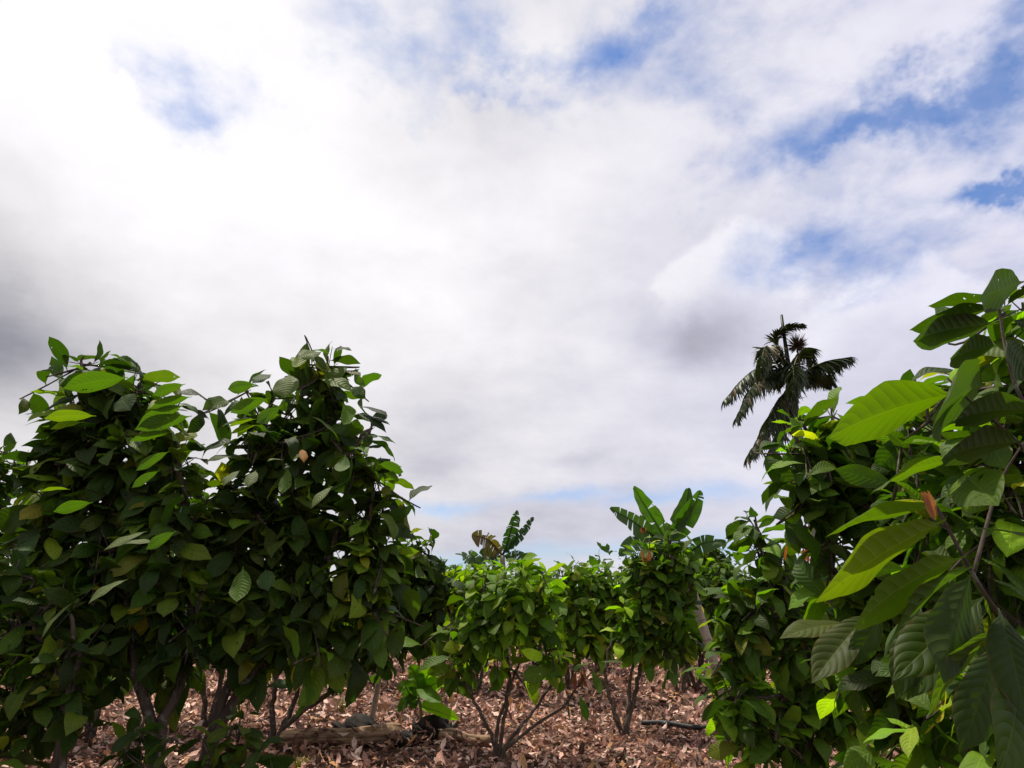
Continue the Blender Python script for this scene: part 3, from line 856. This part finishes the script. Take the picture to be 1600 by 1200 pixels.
def hero(crown, wood, young, rng):
    """the large leaves that hang nearest the viewer: base -> tip in the picture with a depth each, width, twist, tint"""
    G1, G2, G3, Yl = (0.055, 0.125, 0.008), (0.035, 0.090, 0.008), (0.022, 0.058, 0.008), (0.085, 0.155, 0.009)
    lst = [
        (1478, 812, 1.75, 1286, 938, 1.55, .44, (-.35, -.75, .75), Yl), (1510, 868, 1.75, 1342, 985, 1.55, .38, (-.45, -.75, .6), G1),
        (1500, 612, 1.85, 1308, 684, 1.65, .42, (-.3, -.75, .65), G1), (1476, 792, 1.8, 1300, 842, 1.6, .30, (-.1, -.45, 1), G1),
        (1530, 880, 1.8, 1392, 1040, 1.6, .34, (-.9, -.4, .5), G2), (1540, 600, 2.0, 1472, 648, 1.6, .50, (.1, -.8, .6), G2),
        (1560, 480, 2.1, 1428, 516, 2.0, .36, (0, -.4, 1), G3), (1560, 505, 2.1, 1436, 534, 1.95, .38, (0, -.7, .7), G3),
        (1560, 470, 2.1, 1455, 480, 2.0, .30, (0, -.3, 1), G3), (1570, 480, 2.1, 1640, 440, 1.9, .40, (0, -.6, .8), G3), (1600, 440, 2.1, 1535, 465, 1.9, .46, (0, -.8, .6), G3),
        (1580, 500, 2.0, 1660, 520, 1.8, .42, (0, -.7, .7), G3), (1560, 540, 2.1, 1490, 560, 1.9, .40, (0, -.7, .7), G3), (1570, 530, 2.1, 1620, 590, 1.9, .46, (0, -.7, .7), G3),
        (1510, 745, 1.8, 1560, 790, 1.5, .50, (.1, -.75, .65), G2), (1480, 775, 1.8, 1600, 745, 1.7, .40, (0, -.5, .9), G1), (1500, 825, 1.8, 1640, 850, 1.5, .36, (.1, -.5, .85), G1),
        (1490, 720, 1.9, 1395, 752, 1.75, .34, (-.1, -.55, .8), G1), (1540, 900, 1.8, 1640, 960, 1.6, .40, (.2, -.6, .8), G2), (1520, 890, 1.85, 1480, 1060, 1.7, .46, (.2, -.95, .3), G3),
        (1560, 950, 1.8, 1600, 1120, 1.6, .44, (-.2, -.95, .3), G3), (1540, 930, 1.9, 1400, 1060, 1.8, .42, (-.3, -.8, .5), G3), (1560, 980, 1.8, 1460, 1120, 1.7, .36, (-.6, -.7, .3), G1),
        (1590, 1030, 1.8, 1555, 1210, 1.55, .42, (.3, -.9, .3), G2), (1600, 690, 1.9, 1480, 720, 1.7, .42, (0, -.65, .75), G3), (1620, 640, 1.9, 1500, 660, 1.75, .44, (0, -.6, .75), G3),
        (1600, 600, 2.0, 1680, 640, 1.8, .4, (0, -.6, .8), G2), (1600, 1060, 1.8, 1680, 1180, 1.7, .44, (0, -.9, .4), G3), (1560, 1000, 2.1, 1500, 1170, 2.0, .42, (.1, -.9, .3), G3),
        (1510, 960, 2.2, 1420, 1090, 2.2, .42, (-.3, -.8, .4), G3), (1440, 940, 2.3, 1400, 1090, 2.2, .40, (-.2, -.9, .3), G3), (1420, 890, 2.4, 1340, 900, 2.3, .42, (-.2, -.7, .6), G3),
        (1360, 955, 2.7, 1272, 1065, 2.6, .46, (-.4, -.75, .5), (0.04, 0.075, 0.03)), (1330, 975, 2.8, 1222, 1000, 2.7, .42, (-.2, -.5, .85), (0.05, 0.09, 0.03)), (1380, 950, 2.6, 1330, 1040, 2.6, .46, (0, -.9, .4), G3)]
    for (a, b, y0, c, d, y1, wd, nv_, tn) in lst:
        p, q = at(a, b, y0), at(c, d, y1)
        D = q - p
        L = D.length
        N = Vector(nv_)
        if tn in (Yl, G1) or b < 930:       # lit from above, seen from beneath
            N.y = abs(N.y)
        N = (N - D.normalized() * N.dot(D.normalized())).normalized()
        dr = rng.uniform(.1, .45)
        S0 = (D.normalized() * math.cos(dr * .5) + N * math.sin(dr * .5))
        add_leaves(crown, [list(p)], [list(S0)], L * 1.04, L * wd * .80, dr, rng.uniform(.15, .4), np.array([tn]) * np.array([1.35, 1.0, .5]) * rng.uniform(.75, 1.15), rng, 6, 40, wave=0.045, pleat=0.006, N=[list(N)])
    for pl, r in (([(1640, 1100, 0), (1590, 1000), (1540, 930), (1500, 860), (1468, 800), (1458, 786)], .008), ([(1640, 700), (1590, 610, .1), (1570, 540, .2), (1560, 480, .2), (1545, 452, .2)], .007),
                  ([(1640, 760), (1590, 690), (1530, 640), (1480, 590)], .006), ([(1520, 900), (1560, 760, .1), (1600, 690, .1)], .006)):
        c = curve(path(pl, 1.9), 5)
        wood.tube(c, [r * (1 - .55 * i / len(c)) for i in range(len(c))], 7)
    # folded pinkish leaf bud
    for k in range(5):
        add_leaves(young, [list(at(1460, 812, 1.58))], [[rng.normal(-.1, .12), rng.normal(0, .1), 1]], .072, .028, .15, .9, np.array([[0.42, 0.16, 0.10]]), rng, 2, 8, prof=BANANA_W)


YK = 2.5
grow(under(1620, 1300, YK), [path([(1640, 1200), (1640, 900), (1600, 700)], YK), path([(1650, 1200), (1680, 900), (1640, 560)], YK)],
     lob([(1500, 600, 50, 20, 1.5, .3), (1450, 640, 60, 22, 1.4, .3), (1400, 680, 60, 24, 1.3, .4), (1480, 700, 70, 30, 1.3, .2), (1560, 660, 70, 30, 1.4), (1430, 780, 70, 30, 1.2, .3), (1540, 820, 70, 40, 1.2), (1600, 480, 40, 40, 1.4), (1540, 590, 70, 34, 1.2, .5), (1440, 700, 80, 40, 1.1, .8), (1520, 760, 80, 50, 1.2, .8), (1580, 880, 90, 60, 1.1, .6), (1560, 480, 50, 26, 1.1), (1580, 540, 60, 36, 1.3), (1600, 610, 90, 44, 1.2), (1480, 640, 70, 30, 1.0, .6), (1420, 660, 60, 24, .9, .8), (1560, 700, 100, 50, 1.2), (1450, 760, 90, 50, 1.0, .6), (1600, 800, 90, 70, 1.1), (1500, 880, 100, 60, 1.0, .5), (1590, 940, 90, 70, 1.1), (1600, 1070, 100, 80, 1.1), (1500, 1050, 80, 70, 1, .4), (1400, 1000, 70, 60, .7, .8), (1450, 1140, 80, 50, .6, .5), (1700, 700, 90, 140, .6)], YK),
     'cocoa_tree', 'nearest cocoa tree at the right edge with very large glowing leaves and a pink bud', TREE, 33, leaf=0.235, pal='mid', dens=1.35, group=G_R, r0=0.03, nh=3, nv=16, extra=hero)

# ------------------------------------------------------------------ rows behind
G_FAR = 'cocoa trees in the rows beyond'


def far_proto(i, pal, label):
    rng = np.random.default_rng(100 + i)
    lobes = []
    for k in range(9):
        a = rng.uniform(0, 6.28)
        r = rng.uniform(0, .55)
        z = rng.uniform(1.0, 2.0) - r * .3
        lobes.append((Vector((math.cos(a) * r, math.sin(a) * r, z)), (.34, .34, .24), 1.0))
    lobes.append((Vector((0.05, 0, 2.05)), (.16, .16, .2), 1.2))
    st = []
    for k in range(3):
        a = k * 2.1 + rng.uniform(-.4, .4)
        st.append([Vector((math.cos(a) * .12, math.sin(a) * .12, .35)), Vector((math.cos(a) * .3, math.sin(a) * .3, .8)), Vector((math.cos(a) * .4, math.sin(a) * .4, 1.5))])
    return grow((0, 0, 0), st, lobes, 'row_cocoa_tree', label, TREE, 200 + i, leaf=0.25, pal=pal, dens=0.85, group=G_FAR, r0=0.035, nh=1, nv=6, flush=0.08 if i == 3 else 0, tubes=4)


protos = [far_proto(0, 'mid', ''), far_proto(1, 'dark', ''), far_proto(2, 'light', ''), far_proto(3, 'dark', '')]
FAR_LABEL = 'cocoa tree in the far rows, its crown merging with the others beneath the skyline'
rng = random.Random(4)
spots = []
for row, Y in enumerate((11.8, 14.6, 22.5, 27.0)):
    step = 1.7 if row < 2 else 2.5
    half = Y * 0.86 + 1
    x = -half + (row % 2) * step * .5
    while x < half:
        spots.append((x + rng.uniform(-.3, .3), Y + rng.uniform(-.5, .5)))
        x += step * rng.uniform(.9, 1.15)
first = set()
rows_ = []
for (x, y) in spots:
    k = rng.randrange(4)
    if y > 17 and not 150 < 800 + F * x / (y * math.cos(PITCH)) < 1330:
        continue
    scl = rng.uniform(.86, 1.1) * (1.0 if y < 20 else 1.15)
    src = protos[k]
    if k in first:
        o = src.copy()
        COL.objects.link(o)
        for ch in src.children:
            c = ch.copy()
            COL.objects.link(c)
            c.parent = o
    else:
        o = src
        first.add(k)
    o.location = (x, y, -0.02)
    o.rotation_euler = (0, 0, rng.uniform(0, 6.28))
    o.scale = (scl * 1.05, scl * 1.05, scl)
    px = 800 + F * x / (y * math.cos(PITCH) + .0 * y) * 1.0
    near = y < 17
    wh = ('behind the left edge trees' if px < 150 else 'behind the tall trees on the left' if px < 430 else 'behind the round-headed left tree' if px < 640 else
          'near the distant blue-grey banana plant' if px < 745 else 'below the smaller banana plant' if px < 850 else 'on the skyline between the two banana plants' if px < 985 else
          'around the larger banana plant' if px < 1090 else 'under the dark layered skyline tree' if px < 1180 else 'behind the bushy right tree' if px < 1330 else 'behind the nearest right tree')
    rows_.append((('back row' if near else 'smaller far'), wh, px, o))
from collections import defaultdict
buckets = defaultdict(list)
for kind_, wh, px, o in rows_:
    buckets[(kind_, wh)].append((px, o))
ORD = ['leftmost', 'second from left', 'third from left', 'fourth from left', 'fifth from left', 'sixth from left', 'seventh from left', 'eighth from left', 'ninth from left', 'tenth from left']
for (kind_, wh), lst in buckets.items():
    lst.sort(key=lambda q: q[0])
    for n_, (px, o) in enumerate(lst):
        o['label'] = f'{kind_} cocoa tree {wh}' if len(lst) == 1 else f'{ORD[min(n_, 9)]} {kind_} cocoa tree {wh}'


# far woods beyond the field: one mass
def far_woods():
    rng = np.random.default_rng(77)
    b = Buf()
    P, D, L, T = [], [], [], []
    for k in range(260):
        x = rng.uniform(-75, 75)
        y = rng.uniform(40, 62)
        h = rng.uniform(1.6, 2.9) + (1.6 if rng.random() < .08 else 0)
        r = rng.uniform(.9, 1.8)
        m = 60
        d = rng.normal(0, 1, (m, 3))
        d /= np.linalg.norm(d, axis=1, keepdims=True)
        d *= rng.uniform(.6, 1, (m, 1))
        P.append(np.array([x, y, h * .55]) + d * np.array([r, r, h * .5]))
        D.append(d + rng.normal(0, .5, (m, 3)))
        L.append(rng.uniform(.4, .8, m))
        T.append(np.array([0.04, 0.085, 0.025]) * rng.uniform(.6, 1.4) * rng.uniform(.8, 1.2, (m, 1)))
    L = np.concatenate(L)
    add_leaves(b, np.concatenate(P), np.concatenate(D), L, L * .55, .8, .2, np.concatenate(T), rng, 1, 3)
    o = b.build('far_woods', M_LEAF)
    tag(o, 'low green mass of plantation trees along the horizon', 'woods', kind='stuff')


far_woods()

# dark spreading tree on the skyline at the right of the banana plant
bt = under(1115, 940, 21.0)
grow(bt, [[bt + Vector((.05, 0, 1.2)), bt + Vector((0, 0, 2.4))]],
     lob([(1115, 858, 22, 8, 1.2), (1100, 872, 22, 8), (1130, 872, 26, 9), (1115, 885, 30, 12)], 21.0),
     'skyline_tree', 'dark layered tree rising just above the rows right of the larger banana plant', 'tree', 41, leaf=0.32, pal='dark', dens=2.0, r0=0.07, nh=1, nv=5, tubes=4)


# ------------------------------------------------------------------ banana plants
def banana_leaf(name, root, origin, pts, Wd, tint, seed, tears=0, nrm=(0, -1, .2), fold=.3, sag=.0):
    """blade along a curved midrib, torn across into strips where tears > 0"""
    rng = np.random.default_rng(seed)
    mid = curve(pts, 8)
    cum = [0]
    for i in range(1, len(mid)):
        cum.append(cum[-1] + (mid[i] - mid[i - 1]).length)
    Ltot = cum[-1]

    def pos(t):
        d = t * Ltot
        for i in range(1, len(mid)):
            if cum[i] >= d or i == len(mid) - 1:
                f = (d - cum[i - 1]) / max(1e-6, cum[i] - cum[i - 1])
                return mid[i - 1].lerp(mid[i], min(f, 1)), (mid[i] - mid[i - 1]).normalized()
    b = Buf()
    r_tube = [pos(t)[0] for t in np.linspace(0, 1, 14)]
    b.tube(r_tube, [0.018 * Wd / .3 * (1 - .8 * i / 13) for i in range(14)], 5, tint=(tint[0] * 1.6, tint[1] * 1.4, tint[2]))
    nrm = Vector(nrm)
    for sgn in (-1, 1):
        cuts = [0.06] + sorted(rng.uniform(.1, .97, tears).tolist()) + [1.0]
        for a, c in zip(cuts[:-1], cuts[1:]):
            if c - a < .012:
                continue
            m = max(2, int((c - a) * 26))
            gap = 0.10 if tears else 0
            dr = rng.uniform(0, 1) * sag
            wl = rng.uniform(.8, 1.0) if tears else 1
            rows = []
            for i in range(m + 1):
                f = i / m
                row = []
                for j in range(4):
                    s = j / 3
                    ff = 0.5 + (f - .5) * (1 - gap * s * 1.4)
                    t = a + (c - a) * ff
                    p, tg = pos(min(t + .03 * s, 1.0))
                    n_ = (nrm - tg * nrm.dot(tg)).normalized()
                    sd = tg.cross(n_) * sgn
                    w = np.interp(t, *BANANA_W) * Wd / 2 * wl
                    q = p + sd * (w * s * math.cos(fold)) + n_ * (w * s * math.sin(fold)) + n_ * (.03 * Wd * math.sin(t * 30 + sgn) * s)
                    q = q + Vector((0, 0, -dr * w * s * s))
                    row.append(list(q))
                rows.append(row)
            uu, vv = np.meshgrid([.5 + sgn * .5 * j / 3 for j in range(4)], [a + (c - a) * i / m for i in range(m + 1)])
            P = np.array(rows)[None]
            if sgn < 0:
                P = P[:, :, ::-1]
                uu = uu[:, ::-1]
            b.grid(P, np.stack([uu, vv], -1), np.array([[*tint, 1]]))
    return b.build(name, M_BANANA, root, origin)


def banana_plant(name, base, topc, label, leaves_, seed, rs=.09, group='banana plants behind the cocoa', spear=None, cat='banana plant'):
    root = thing(name, base, label, cat, group)
    b = Buf()
    st = curve([base + Vector((0, 0, -.05)), base.lerp(topc, .5) + Vector((.03, 0, 0)), topc], 6)
    b.tube(st, [rs * (1.15 - .6 * i / (len(st) - 1)) for i in range(len(st))], 12, .04)
    b.build('pseudostem', M_PSTEM, root, base)
    for i, (pts, wd, tn, tears, nr, sg) in enumerate(leaves_):
        banana_leaf('leaf', root, base, [topc] + pts, wd, tn, seed * 31 + i, tears, nr, sag=sg)
    if spear:
        b = Buf()
        c = curve([topc] + spear, 6)
        b.tube(c, [.014 * (1 - .7 * i / len(c)) for i in range(len(c))], 6, tint=(.05, .08, .02))
        b.build('dry_stalk', M_BARK, root, base)
    return root


YB = 12.4
GB, GD = (0.05, 0.125, 0.018), (0.035, 0.075, 0.02)
tb = at(1045, 850, YB)
banana_plant('banana_plant', under(1062, 900, YB), tb, 'large banana plant with broad upright bright green leaves behind the red-flushed tree', [
    (path([(1030, 825), (1005, 785, -.1), (990, 760, -.2)], YB), 0.46, (0.06, 0.14, 0.012), 2, (.15, -1, .15), .2),
    (path([(1018, 835), (985, 812, -.3), (953, 794, -.5)], YB), .46, GD, 5, (.1, -1, .3), .5),
    (path([(1056, 825), (1072, 790, -.1), (1076, 762, -.2)], YB), 0.40, GD, 1, (-.5, -.9, .1), 0),
    (path([(1060, 828), (1082, 795, -.2), (1094, 766, -.3)], YB), 0.46, (0.05, 0.12, 0.012), 3, (-.1, -1, .1), .2),
    (path([(1075, 862), (1100, 848, -.3), (1134, 845, -.5)], YB), .46, GD, 7, (0, -1, .3), .7),
    (path([(1010, 850), (985, 850, -.5), (968, 868, -.6)], YB), .42, GD, 5, (0, -1, .3), .5)],
    51, rs=.10, spear=path([(1038, 820), (1030, 797), (1017, 787)], YB))

YS = 13.5
ts = at(785, 868, YS)
banana_plant('banana_plant', under(790, 900, YS), ts, 'smaller banana plant with two upright torn leaves and one brown drooping leaf', [
    (path([(792, 850), (800, 822, -.1), (808, 797, -.2)], YS), .36, (.02, .05, .02), 14, (.5, -1, .1), .6),
    (path([(800, 850), (818, 830, -.1), (834, 808, -.2)], YS), .26, (.02, .05, .02), 11, (-.7, -1, .2), .6),
    (path([(775, 856), (760, 842, -.2), (737, 836, -.3)], YS), .50, (0.09, 0.065, 0.03), 10, (0, -1, .3), .9),
    (path([(770, 872), (760, 868, -.2), (750, 880, -.3)], YS), .40, GD, 8, (0, -1, .4), .6),
    (path([(800, 870), (812, 866, -.2), (822, 880, -.3)], YS), .40, GD, 8, (0, -1, .4), .6)], 52, rs=.09)

YT = 19.0
tt = at(742, 890, YT)
banana_plant('banana_plant', under(742, 930, YT), tt, 'distant blue-grey banana plant low beside the round-headed left tree', [
    (path([(735, 878), (722, 868), (712, 866, -.2)], YT), .42, (0.06, 0.10, 0.05), 6, (0, -.6, .8), .4),
    (path([(742, 875), (738, 868), (732, 862, -.2)], YT), .40, (0.05, 0.09, 0.045), 6, (.2, -1, .2), .4),
    (path([(748, 878), (758, 872), (766, 880, -.2)], YT), .40, (0.06, 0.10, 0.05), 6, (0, -.6, .8), .4)], 53, rs=.09)

# young banana plant by the log
pb = gnd(652, 1150)
YY = pb.y
GY = (0.16, 0.30, 0.012)
banana_plant('banana_sucker', pb, at(655, 1092, YY), 'young banana plant with fresh bright green leaves beside the log', [
    (path([(664, 1064), (676, 1048, -.1), (692, 1038, -.15)], YY), .22, GY, 0, (.3, .7, .7), 0),
    (path([(652, 1065), (648, 1050, .05), (640, 1040, .05)], YY), .22, (.09, .2, .012), 0, (-.2, -1, .3), 0),
    (path([(668, 1080), (680, 1068, -.1), (696, 1070, -.15)], YY), .20, GY, 0, (.1, .8, .6), 0),
    (path([(660, 1075), (668, 1085, -.15), (690, 1096, -.25)], YY), .18, (.09, .2, .012), 0, (.1, -.9, .5), 0),
    (path([(642, 1085), (632, 1072, -.05), (624, 1082, -.05)], YY), .18, (0.07, .15, .012), 0, (-.2, -.8, .6), 0),
    (path([(660, 1104), (686, 1112, -.2), (716, 1124, -.25)], YY), .21, GY, 0, (.2, .9, .5), 0),
    (path([(648, 1100), (636, 1096, -.05), (622, 1112, -.05)], YY), .16, (0.05, .11, .012), 0, (-.2, -.8, .6), 0)],
    54, rs=.022, group='low young plants by the log')


# ------------------------------------------------------------------ palm
def palm():
    Yp = 27.0
    c = at(1236, 598, Yp)
    base = Vector((c.x, c.y, 0))
    root = thing('palm_tree', base, 'tall palm with ragged drooping fronds and an upright spear against the cloud', 'palm tree')
    b = Buf()
    pts = [base + Vector((0, 0, -.1)), base + Vector((.1, 0, 2)), base.lerp(c, .6), c + Vector((0, 0, -.6))]
    cv = curve(pts, 8)
    b.tube(cv, [.24 - .08 * i / len(cv) + .006 * (i % 2) for i in range(len(cv))], 14)
    b.build('trunk', M_PTRUNK, root, base)
    b = Buf()
    b.tube([c + Vector((0, 0, -.8)), c + Vector((0, 0, -.2)), c + Vector((-.03, 0, .7))], [.17, .20, .09], 12, tint=(.06, .08, .02))
    b.build('crownshaft', M_PSTEM, root, base)
    # spear: unopened leaf standing straight up
    b = Buf()
    b.tube([c + Vector((0, 0, .4)), at(1226, 530, Yp), at(1221, 492, Yp)], [.11, .08, .06], 8, tint=(.012, .016, .008))
    b.build('spear_leaf', M_PALM, root, base)
    rng = np.random.default_rng(9)
    fronds = [
        ([(1222, 560), (1212, 530), (1232, 512, -.5), (1254, 508, -.8)], .45, 0),
        ([(1215, 570), (1200, 540, -.6), (1190, 560, -1.2), (1187, 590, -1.5)], .75, 1),
        ([(1258, 580), (1290, 565, -.4), (1328, 558, -.6)], .75, 1),
        ([(1262, 590, .6), (1285, 585, 1), (1300, 600, 1.4)], .6, 1),
        ([(1210, 578), (1175, 580, -.4), (1132, 625, -.8)], .85, 1),
        ([(1215, 590), (1180, 600, -1), (1150, 655, -1.6)], .75, 1),
        ([(1228, 610), (1205, 650, -.6), (1168, 715, -1)], .95, 1),
        ([(1232, 620), (1222, 660, -.8), (1198, 715, -1.2)], .8, 1),
        ([(1235, 570, -.8), (1240, 580, -1.6), (1238, 620, -2.1)], .8, 1),
        ([(1245, 560, .5), (1262, 545, .9), (1275, 590, 1.4)], .6, 1)]
    for k, (pl, ll, dr) in enumerate(fronds):
        mid = curve([c] + path(pl, Yp), 10)
        n = len(mid)
        b = Buf()
        b.tube(mid, [.035 * (1 - .8 * i / n) for i in range(n)], 5, tint=(.07, .08, .03))
        P, D, L = [], [], []
        for i in range(130):
            f = .10 + .90 * i / 129
            q = f * (n - 1)
            i0 = min(int(q), n - 2)
            p = mid[i0].lerp(mid[i0 + 1], q - i0)
            tg = (mid[i0 + 1] - mid[i0]).normalized()
            sd = tg.cross(Vector((0, 0, 1)))
            sd = sd.normalized() if sd.length > .05 else Vector((1, 0, 0))
            for s in (-1, 1):
                d = sd * s * rng.uniform(.55, .8) + tg * rng.uniform(.5, .75) + Vector((0, 0, rng.uniform(-.6, -.2) if dr else rng.uniform(-.1, .4)))
                P.append(list(p))
                D.append(list(d))
                L.append(ll * (math.sin(math.pi * (.12 + .80 * f)) * .75 + .25) * rng.uniform(.75, 1.1))
        L = np.array(L)
        t = np.array([0.022, 0.036, 0.014]) * rng.uniform(.7, 1.6, (len(P), 1))
        brown = rng.random(len(P)) < (.2 if k in (1, 6, 7) else .06)
        t[brown] = (.11, .085, .04)
        add_leaves(b, P, D, L * 1.5, .10, rng.uniform(.6, 1.4, len(P)), .3, t, rng, 1, 5, wave=0, prof=([0, .2, .6, 1], [.5, 1, .8, .05]), roll=.25)
        b.build('frond', M_PALM, root, base)
    # bristly seed cluster on its stalk
    b = Buf()
    sc = at(1245, 541, Yp - .3)
    b.tube(curve([c + Vector((.05, -.1, .1)), at(1249, 575, Yp - .2), sc], 5), .04, 6)
    for k in range(150):
        d = rng.normal(0, 1, 3)
        d /= np.linalg.norm(d)
        d[2] += .25
        b.tube([sc, sc + Vector(d) * .3, sc + Vector(d) * rng.uniform(.42, .60)], [.012, .02, .003], 3)
    b.build('seed_cluster', M_SEED, root, base)


palm()


# ------------------------------------------------------------------ things on the ground
def fallen_log(name, a, c, r0, r1, label, seed, cat='log'):
    rng = np.random.default_rng(seed)
    a, c = Vector(a), Vector(c)
    root_p = a.lerp(c, .5)
    root_p.z = 0
    L = (c - a).length
    n, m = 26, 28
    ax = (c - a).normalized()
    sd = ax.cross(Vector((0, 0, 1))).normalized()
    upv = sd.cross(ax)
    fz = rng.uniform(0, 6.28, 6)
    rows = []
    for i in range(n + 1):
        t = i / n
        row = []
        r = r0 + (r1 - r0) * t
        r *= 1 + .06 * math.sin(t * 9 + fz[0]) + .03 * math.sin(t * 31)
        cen = a.lerp(c, t) + sd * (.03 * math.sin(t * 4 + fz[1])) + Vector((0, 0, .012 * math.sin(t * 7)))
        for j in range(m + 1):
            w = 2 * math.pi * (j % m) / m
            g = 1 + .07 * math.sin(7 * w + fz[2] + t * .8) + .05 * math.sin(13 * w + fz[3] + t * 2) + .03 * math.sin(4 * w + t * 5)
            e = 1.0
            if i == 0 or i == n:
                e = .0
            if i == 1 or i == n - 1:
                e = .9 + .1 * math.sin(5 * w + fz[4])
            row.append(list(cen + sd * (math.cos(w) * r * g * e * 1.1) + upv * (math.sin(w) * r * g * e)))
        rows.append(row)
    P = np.array(rows)[None]
    b = Buf()
    uu, vv = np.meshgrid(np.linspace(0, 1, m + 1), np.linspace(0, 1, n + 1))
    b.grid(P, np.stack([uu, vv], -1), np.array([[.1, .1, .1, 1]]))
    o = b.build(name, M_LOG, None, root_p)
    return tag(o, label, cat, 'fallen logs on the litter')


def gz(px, py, z):
    p = gnd(px, py)
    p.z = z
    return p


fallen_log('fallen_log', gz(432, 1166, .06), gz(630, 1158, .075), .075, .10, 'thick brown fibrous log lying in front of the bamboo stake', 3)
fallen_log('fallen_log', gz(684, 1158, .05), gz(768, 1160, .03), .065, .035, 'thinner end of log lying between the dark stump and the forked green tree', 4)


def stump(px, py, r, h, label, seed):
    rng = np.random.default_rng(seed)
    c = gnd(px, py)
    n, m = 14, 24
    f = rng.uniform(0, 6.28, 8)
    rows = []
    for i in range(n + 1):
        t = i / n
        rr = r * math.cos(t * math.pi / 2) ** .55 if t < 1 else 0
        row = []
        for j in range(m + 1):
            w = 2 * math.pi * (j % m) / m
            g = 1 + .20 * math.sin(2 * w + f[0]) + .16 * math.sin(5 * w + f[1] + t * 5) + .12 * math.sin(9 * w + f[2] + t * 9) + .08 * math.sin(4 * w + t * 17)
            row.append([c.x + math.cos(w) * rr * g, c.y + math.sin(w) * rr * g * .8, -.03 + h * t * (1 + .14 * math.sin(3 * w + f[3]) * (1 - t))])
        rows.append(row)
    b = Buf()
    uu, vv = np.meshgrid(np.linspace(0, 1, m + 1), np.linspace(0, 1, n + 1))
    b.grid(np.array(rows)[None], np.stack([uu, vv], -1), np.array([[.1, .1, .1, 1]]))
    # ragged rotten sheaths standing round the rim
    for k in range(34):
        w = rng.uniform(0, 6.28)
        p = Vector((c.x + math.cos(w) * r * .9, c.y + math.sin(w) * r * .7, -.03))
        q = p + Vector((math.cos(w + rng.normal(0, 1)) * r * .5, math.sin(w) * r * .4, h * rng.uniform(.2, .75)))
        b.tube([p, p.lerp(q, .6) + Vector((0, 0, .01)), q], [.035, .03, .012], 5)
    o = b.build('dark_stump', M_STUMP, None, (c.x, c.y, 0))
    return tag(o, label, 'stump', 'rotten dark stumps')


stump(562, 1143, .24, .22, 'low wide black rotten stump at the foot of the bamboo stake', 1)
stump(676, 1152, .20, .26, 'black rotten stump right of the young banana plant', 2)
stump(632, 1158, .13, .14, 'small dark stump left of the young banana plant at the log end', 6)


def bamboo(name, pts, r, label, nodes=5):
    base = Vector(pts[0])
    root = thing(name, base, label, 'stake', 'bamboo stakes')
    b = Buf()
    cv = curve(pts, 14)
    n = len(cv)
    rr = []
    for i in range(n):
        ph = (i / (n - 1) * nodes) % 1
        rr.append(r * (1.12 if min(ph, 1 - ph) < .06 else 1.0))
    b.tube(cv, rr, 12)
    b.build('pole', M_BAMBOO, root, base)
    for k in range(1, nodes):
        b = Buf()
        i = int(k / nodes * (n - 1))
        d = (cv[min(i + 1, n - 1)] - cv[i - 1]).normalized()
        b.tube([cv[i] - d * .006, cv[i], cv[i] + d * .006], [r * 1.05, r * 1.16, r * 1.05], 12, cap=False)
        b.build('node_ring', M_BARK, root, base)
    return root


ps = gnd(577, 1142)
bamboo('bamboo_stake', [ps, at(590, 1075, ps.y - .05), at(602, 1000, ps.y - .1), at(606, 960, ps.y - .1)], .032, 'pale bamboo stake leaning right under the round-headed tree', 4)
YQ = 8.9
bq = gnd(1100, 1120)
bamboo('bamboo_stake', [under(1140, 1110, YQ), at(1108, 1010, YQ), at(1091, 955, YQ), at(1076, 905, YQ), at(1071, 888, YQ)], .062, 'thick leaning weathered bamboo post standing just behind the red-flushed tree', 7)


def pipe():
    a, c = gnd(1003, 1139), gnd(1165, 1150)
    a.z = c.z = .065
    m = a.lerp(c, .5)
    root = thing('irrigation_pipe', Vector((m.x, m.y, 0)), 'black plastic irrigation pipe lying on the litter by the bushy right tree', 'pipe')
    b = Buf()
    pts = [a, a.lerp(c, .25) + Vector((0, .02, .012)), m + Vector((0, -.01, -.01)), a.lerp(c, .75) + Vector((0, .015, .01)), c]
    b.tube(curve(pts, 8), .027, 12)
    b.build('pipe_body', M_PIPE, root, root.location)
    b = Buf()
    p = a.lerp(c, .2)
    d = (c - a).normalized()
    b.tube([p, p + d * .05, p + d * .1], [.034, .036, .034], 12)
    b.build('coupling', M_PIPE, root, root.location)


pipe()


# dry weed and grass tufts
def sprig(name, base, h, n, col, label, cat, seed, group=None, spread=.35):
    rng = np.random.default_rng(seed)
    base = Vector(base)
    b = Buf()
    P = [[base.x + rng.normal(0, .03), base.y + rng.normal(0, .03), -.02] for _ in range(n)]
    D = [[rng.normal(0, spread), rng.normal(0, spread), 1] for _ in range(n)]
    t = np.array([col] * n) * rng.uniform(.6, 1.3, (n, 1))
    add_leaves(b, P, D, h * rng.uniform(.5, 1.1, n), .012, rng.uniform(.2, 1.3, n), .3, t, rng, 1, 7, wave=0, prof=([0, .3, 1], [.6, 1, .05]), roll=.9)
    o = b.build(name, M_YOUNG, None, base)
    return tag(o, label, cat, group)


sprig('dry_weed', gnd(533, 1118), .36, 26, (.17, .15, .06), 'thin straw-coloured dry weed left of the bamboo stake', 'weed', 1, spread=.2)
sprig('grass_tuft', gnd(400, 1166), .16, 60, (.20, .16, .05), 'small yellowish grass tuft at the left end of the thick log', 'grass tuft', 2, 'grass tufts')
sprig('grass_tuft', gnd(470, 1196), .12, 50, (.16, .15, .05), 'short grass tuft at the bottom of the picture below the thick log', 'grass tuft', 3, 'grass tufts')
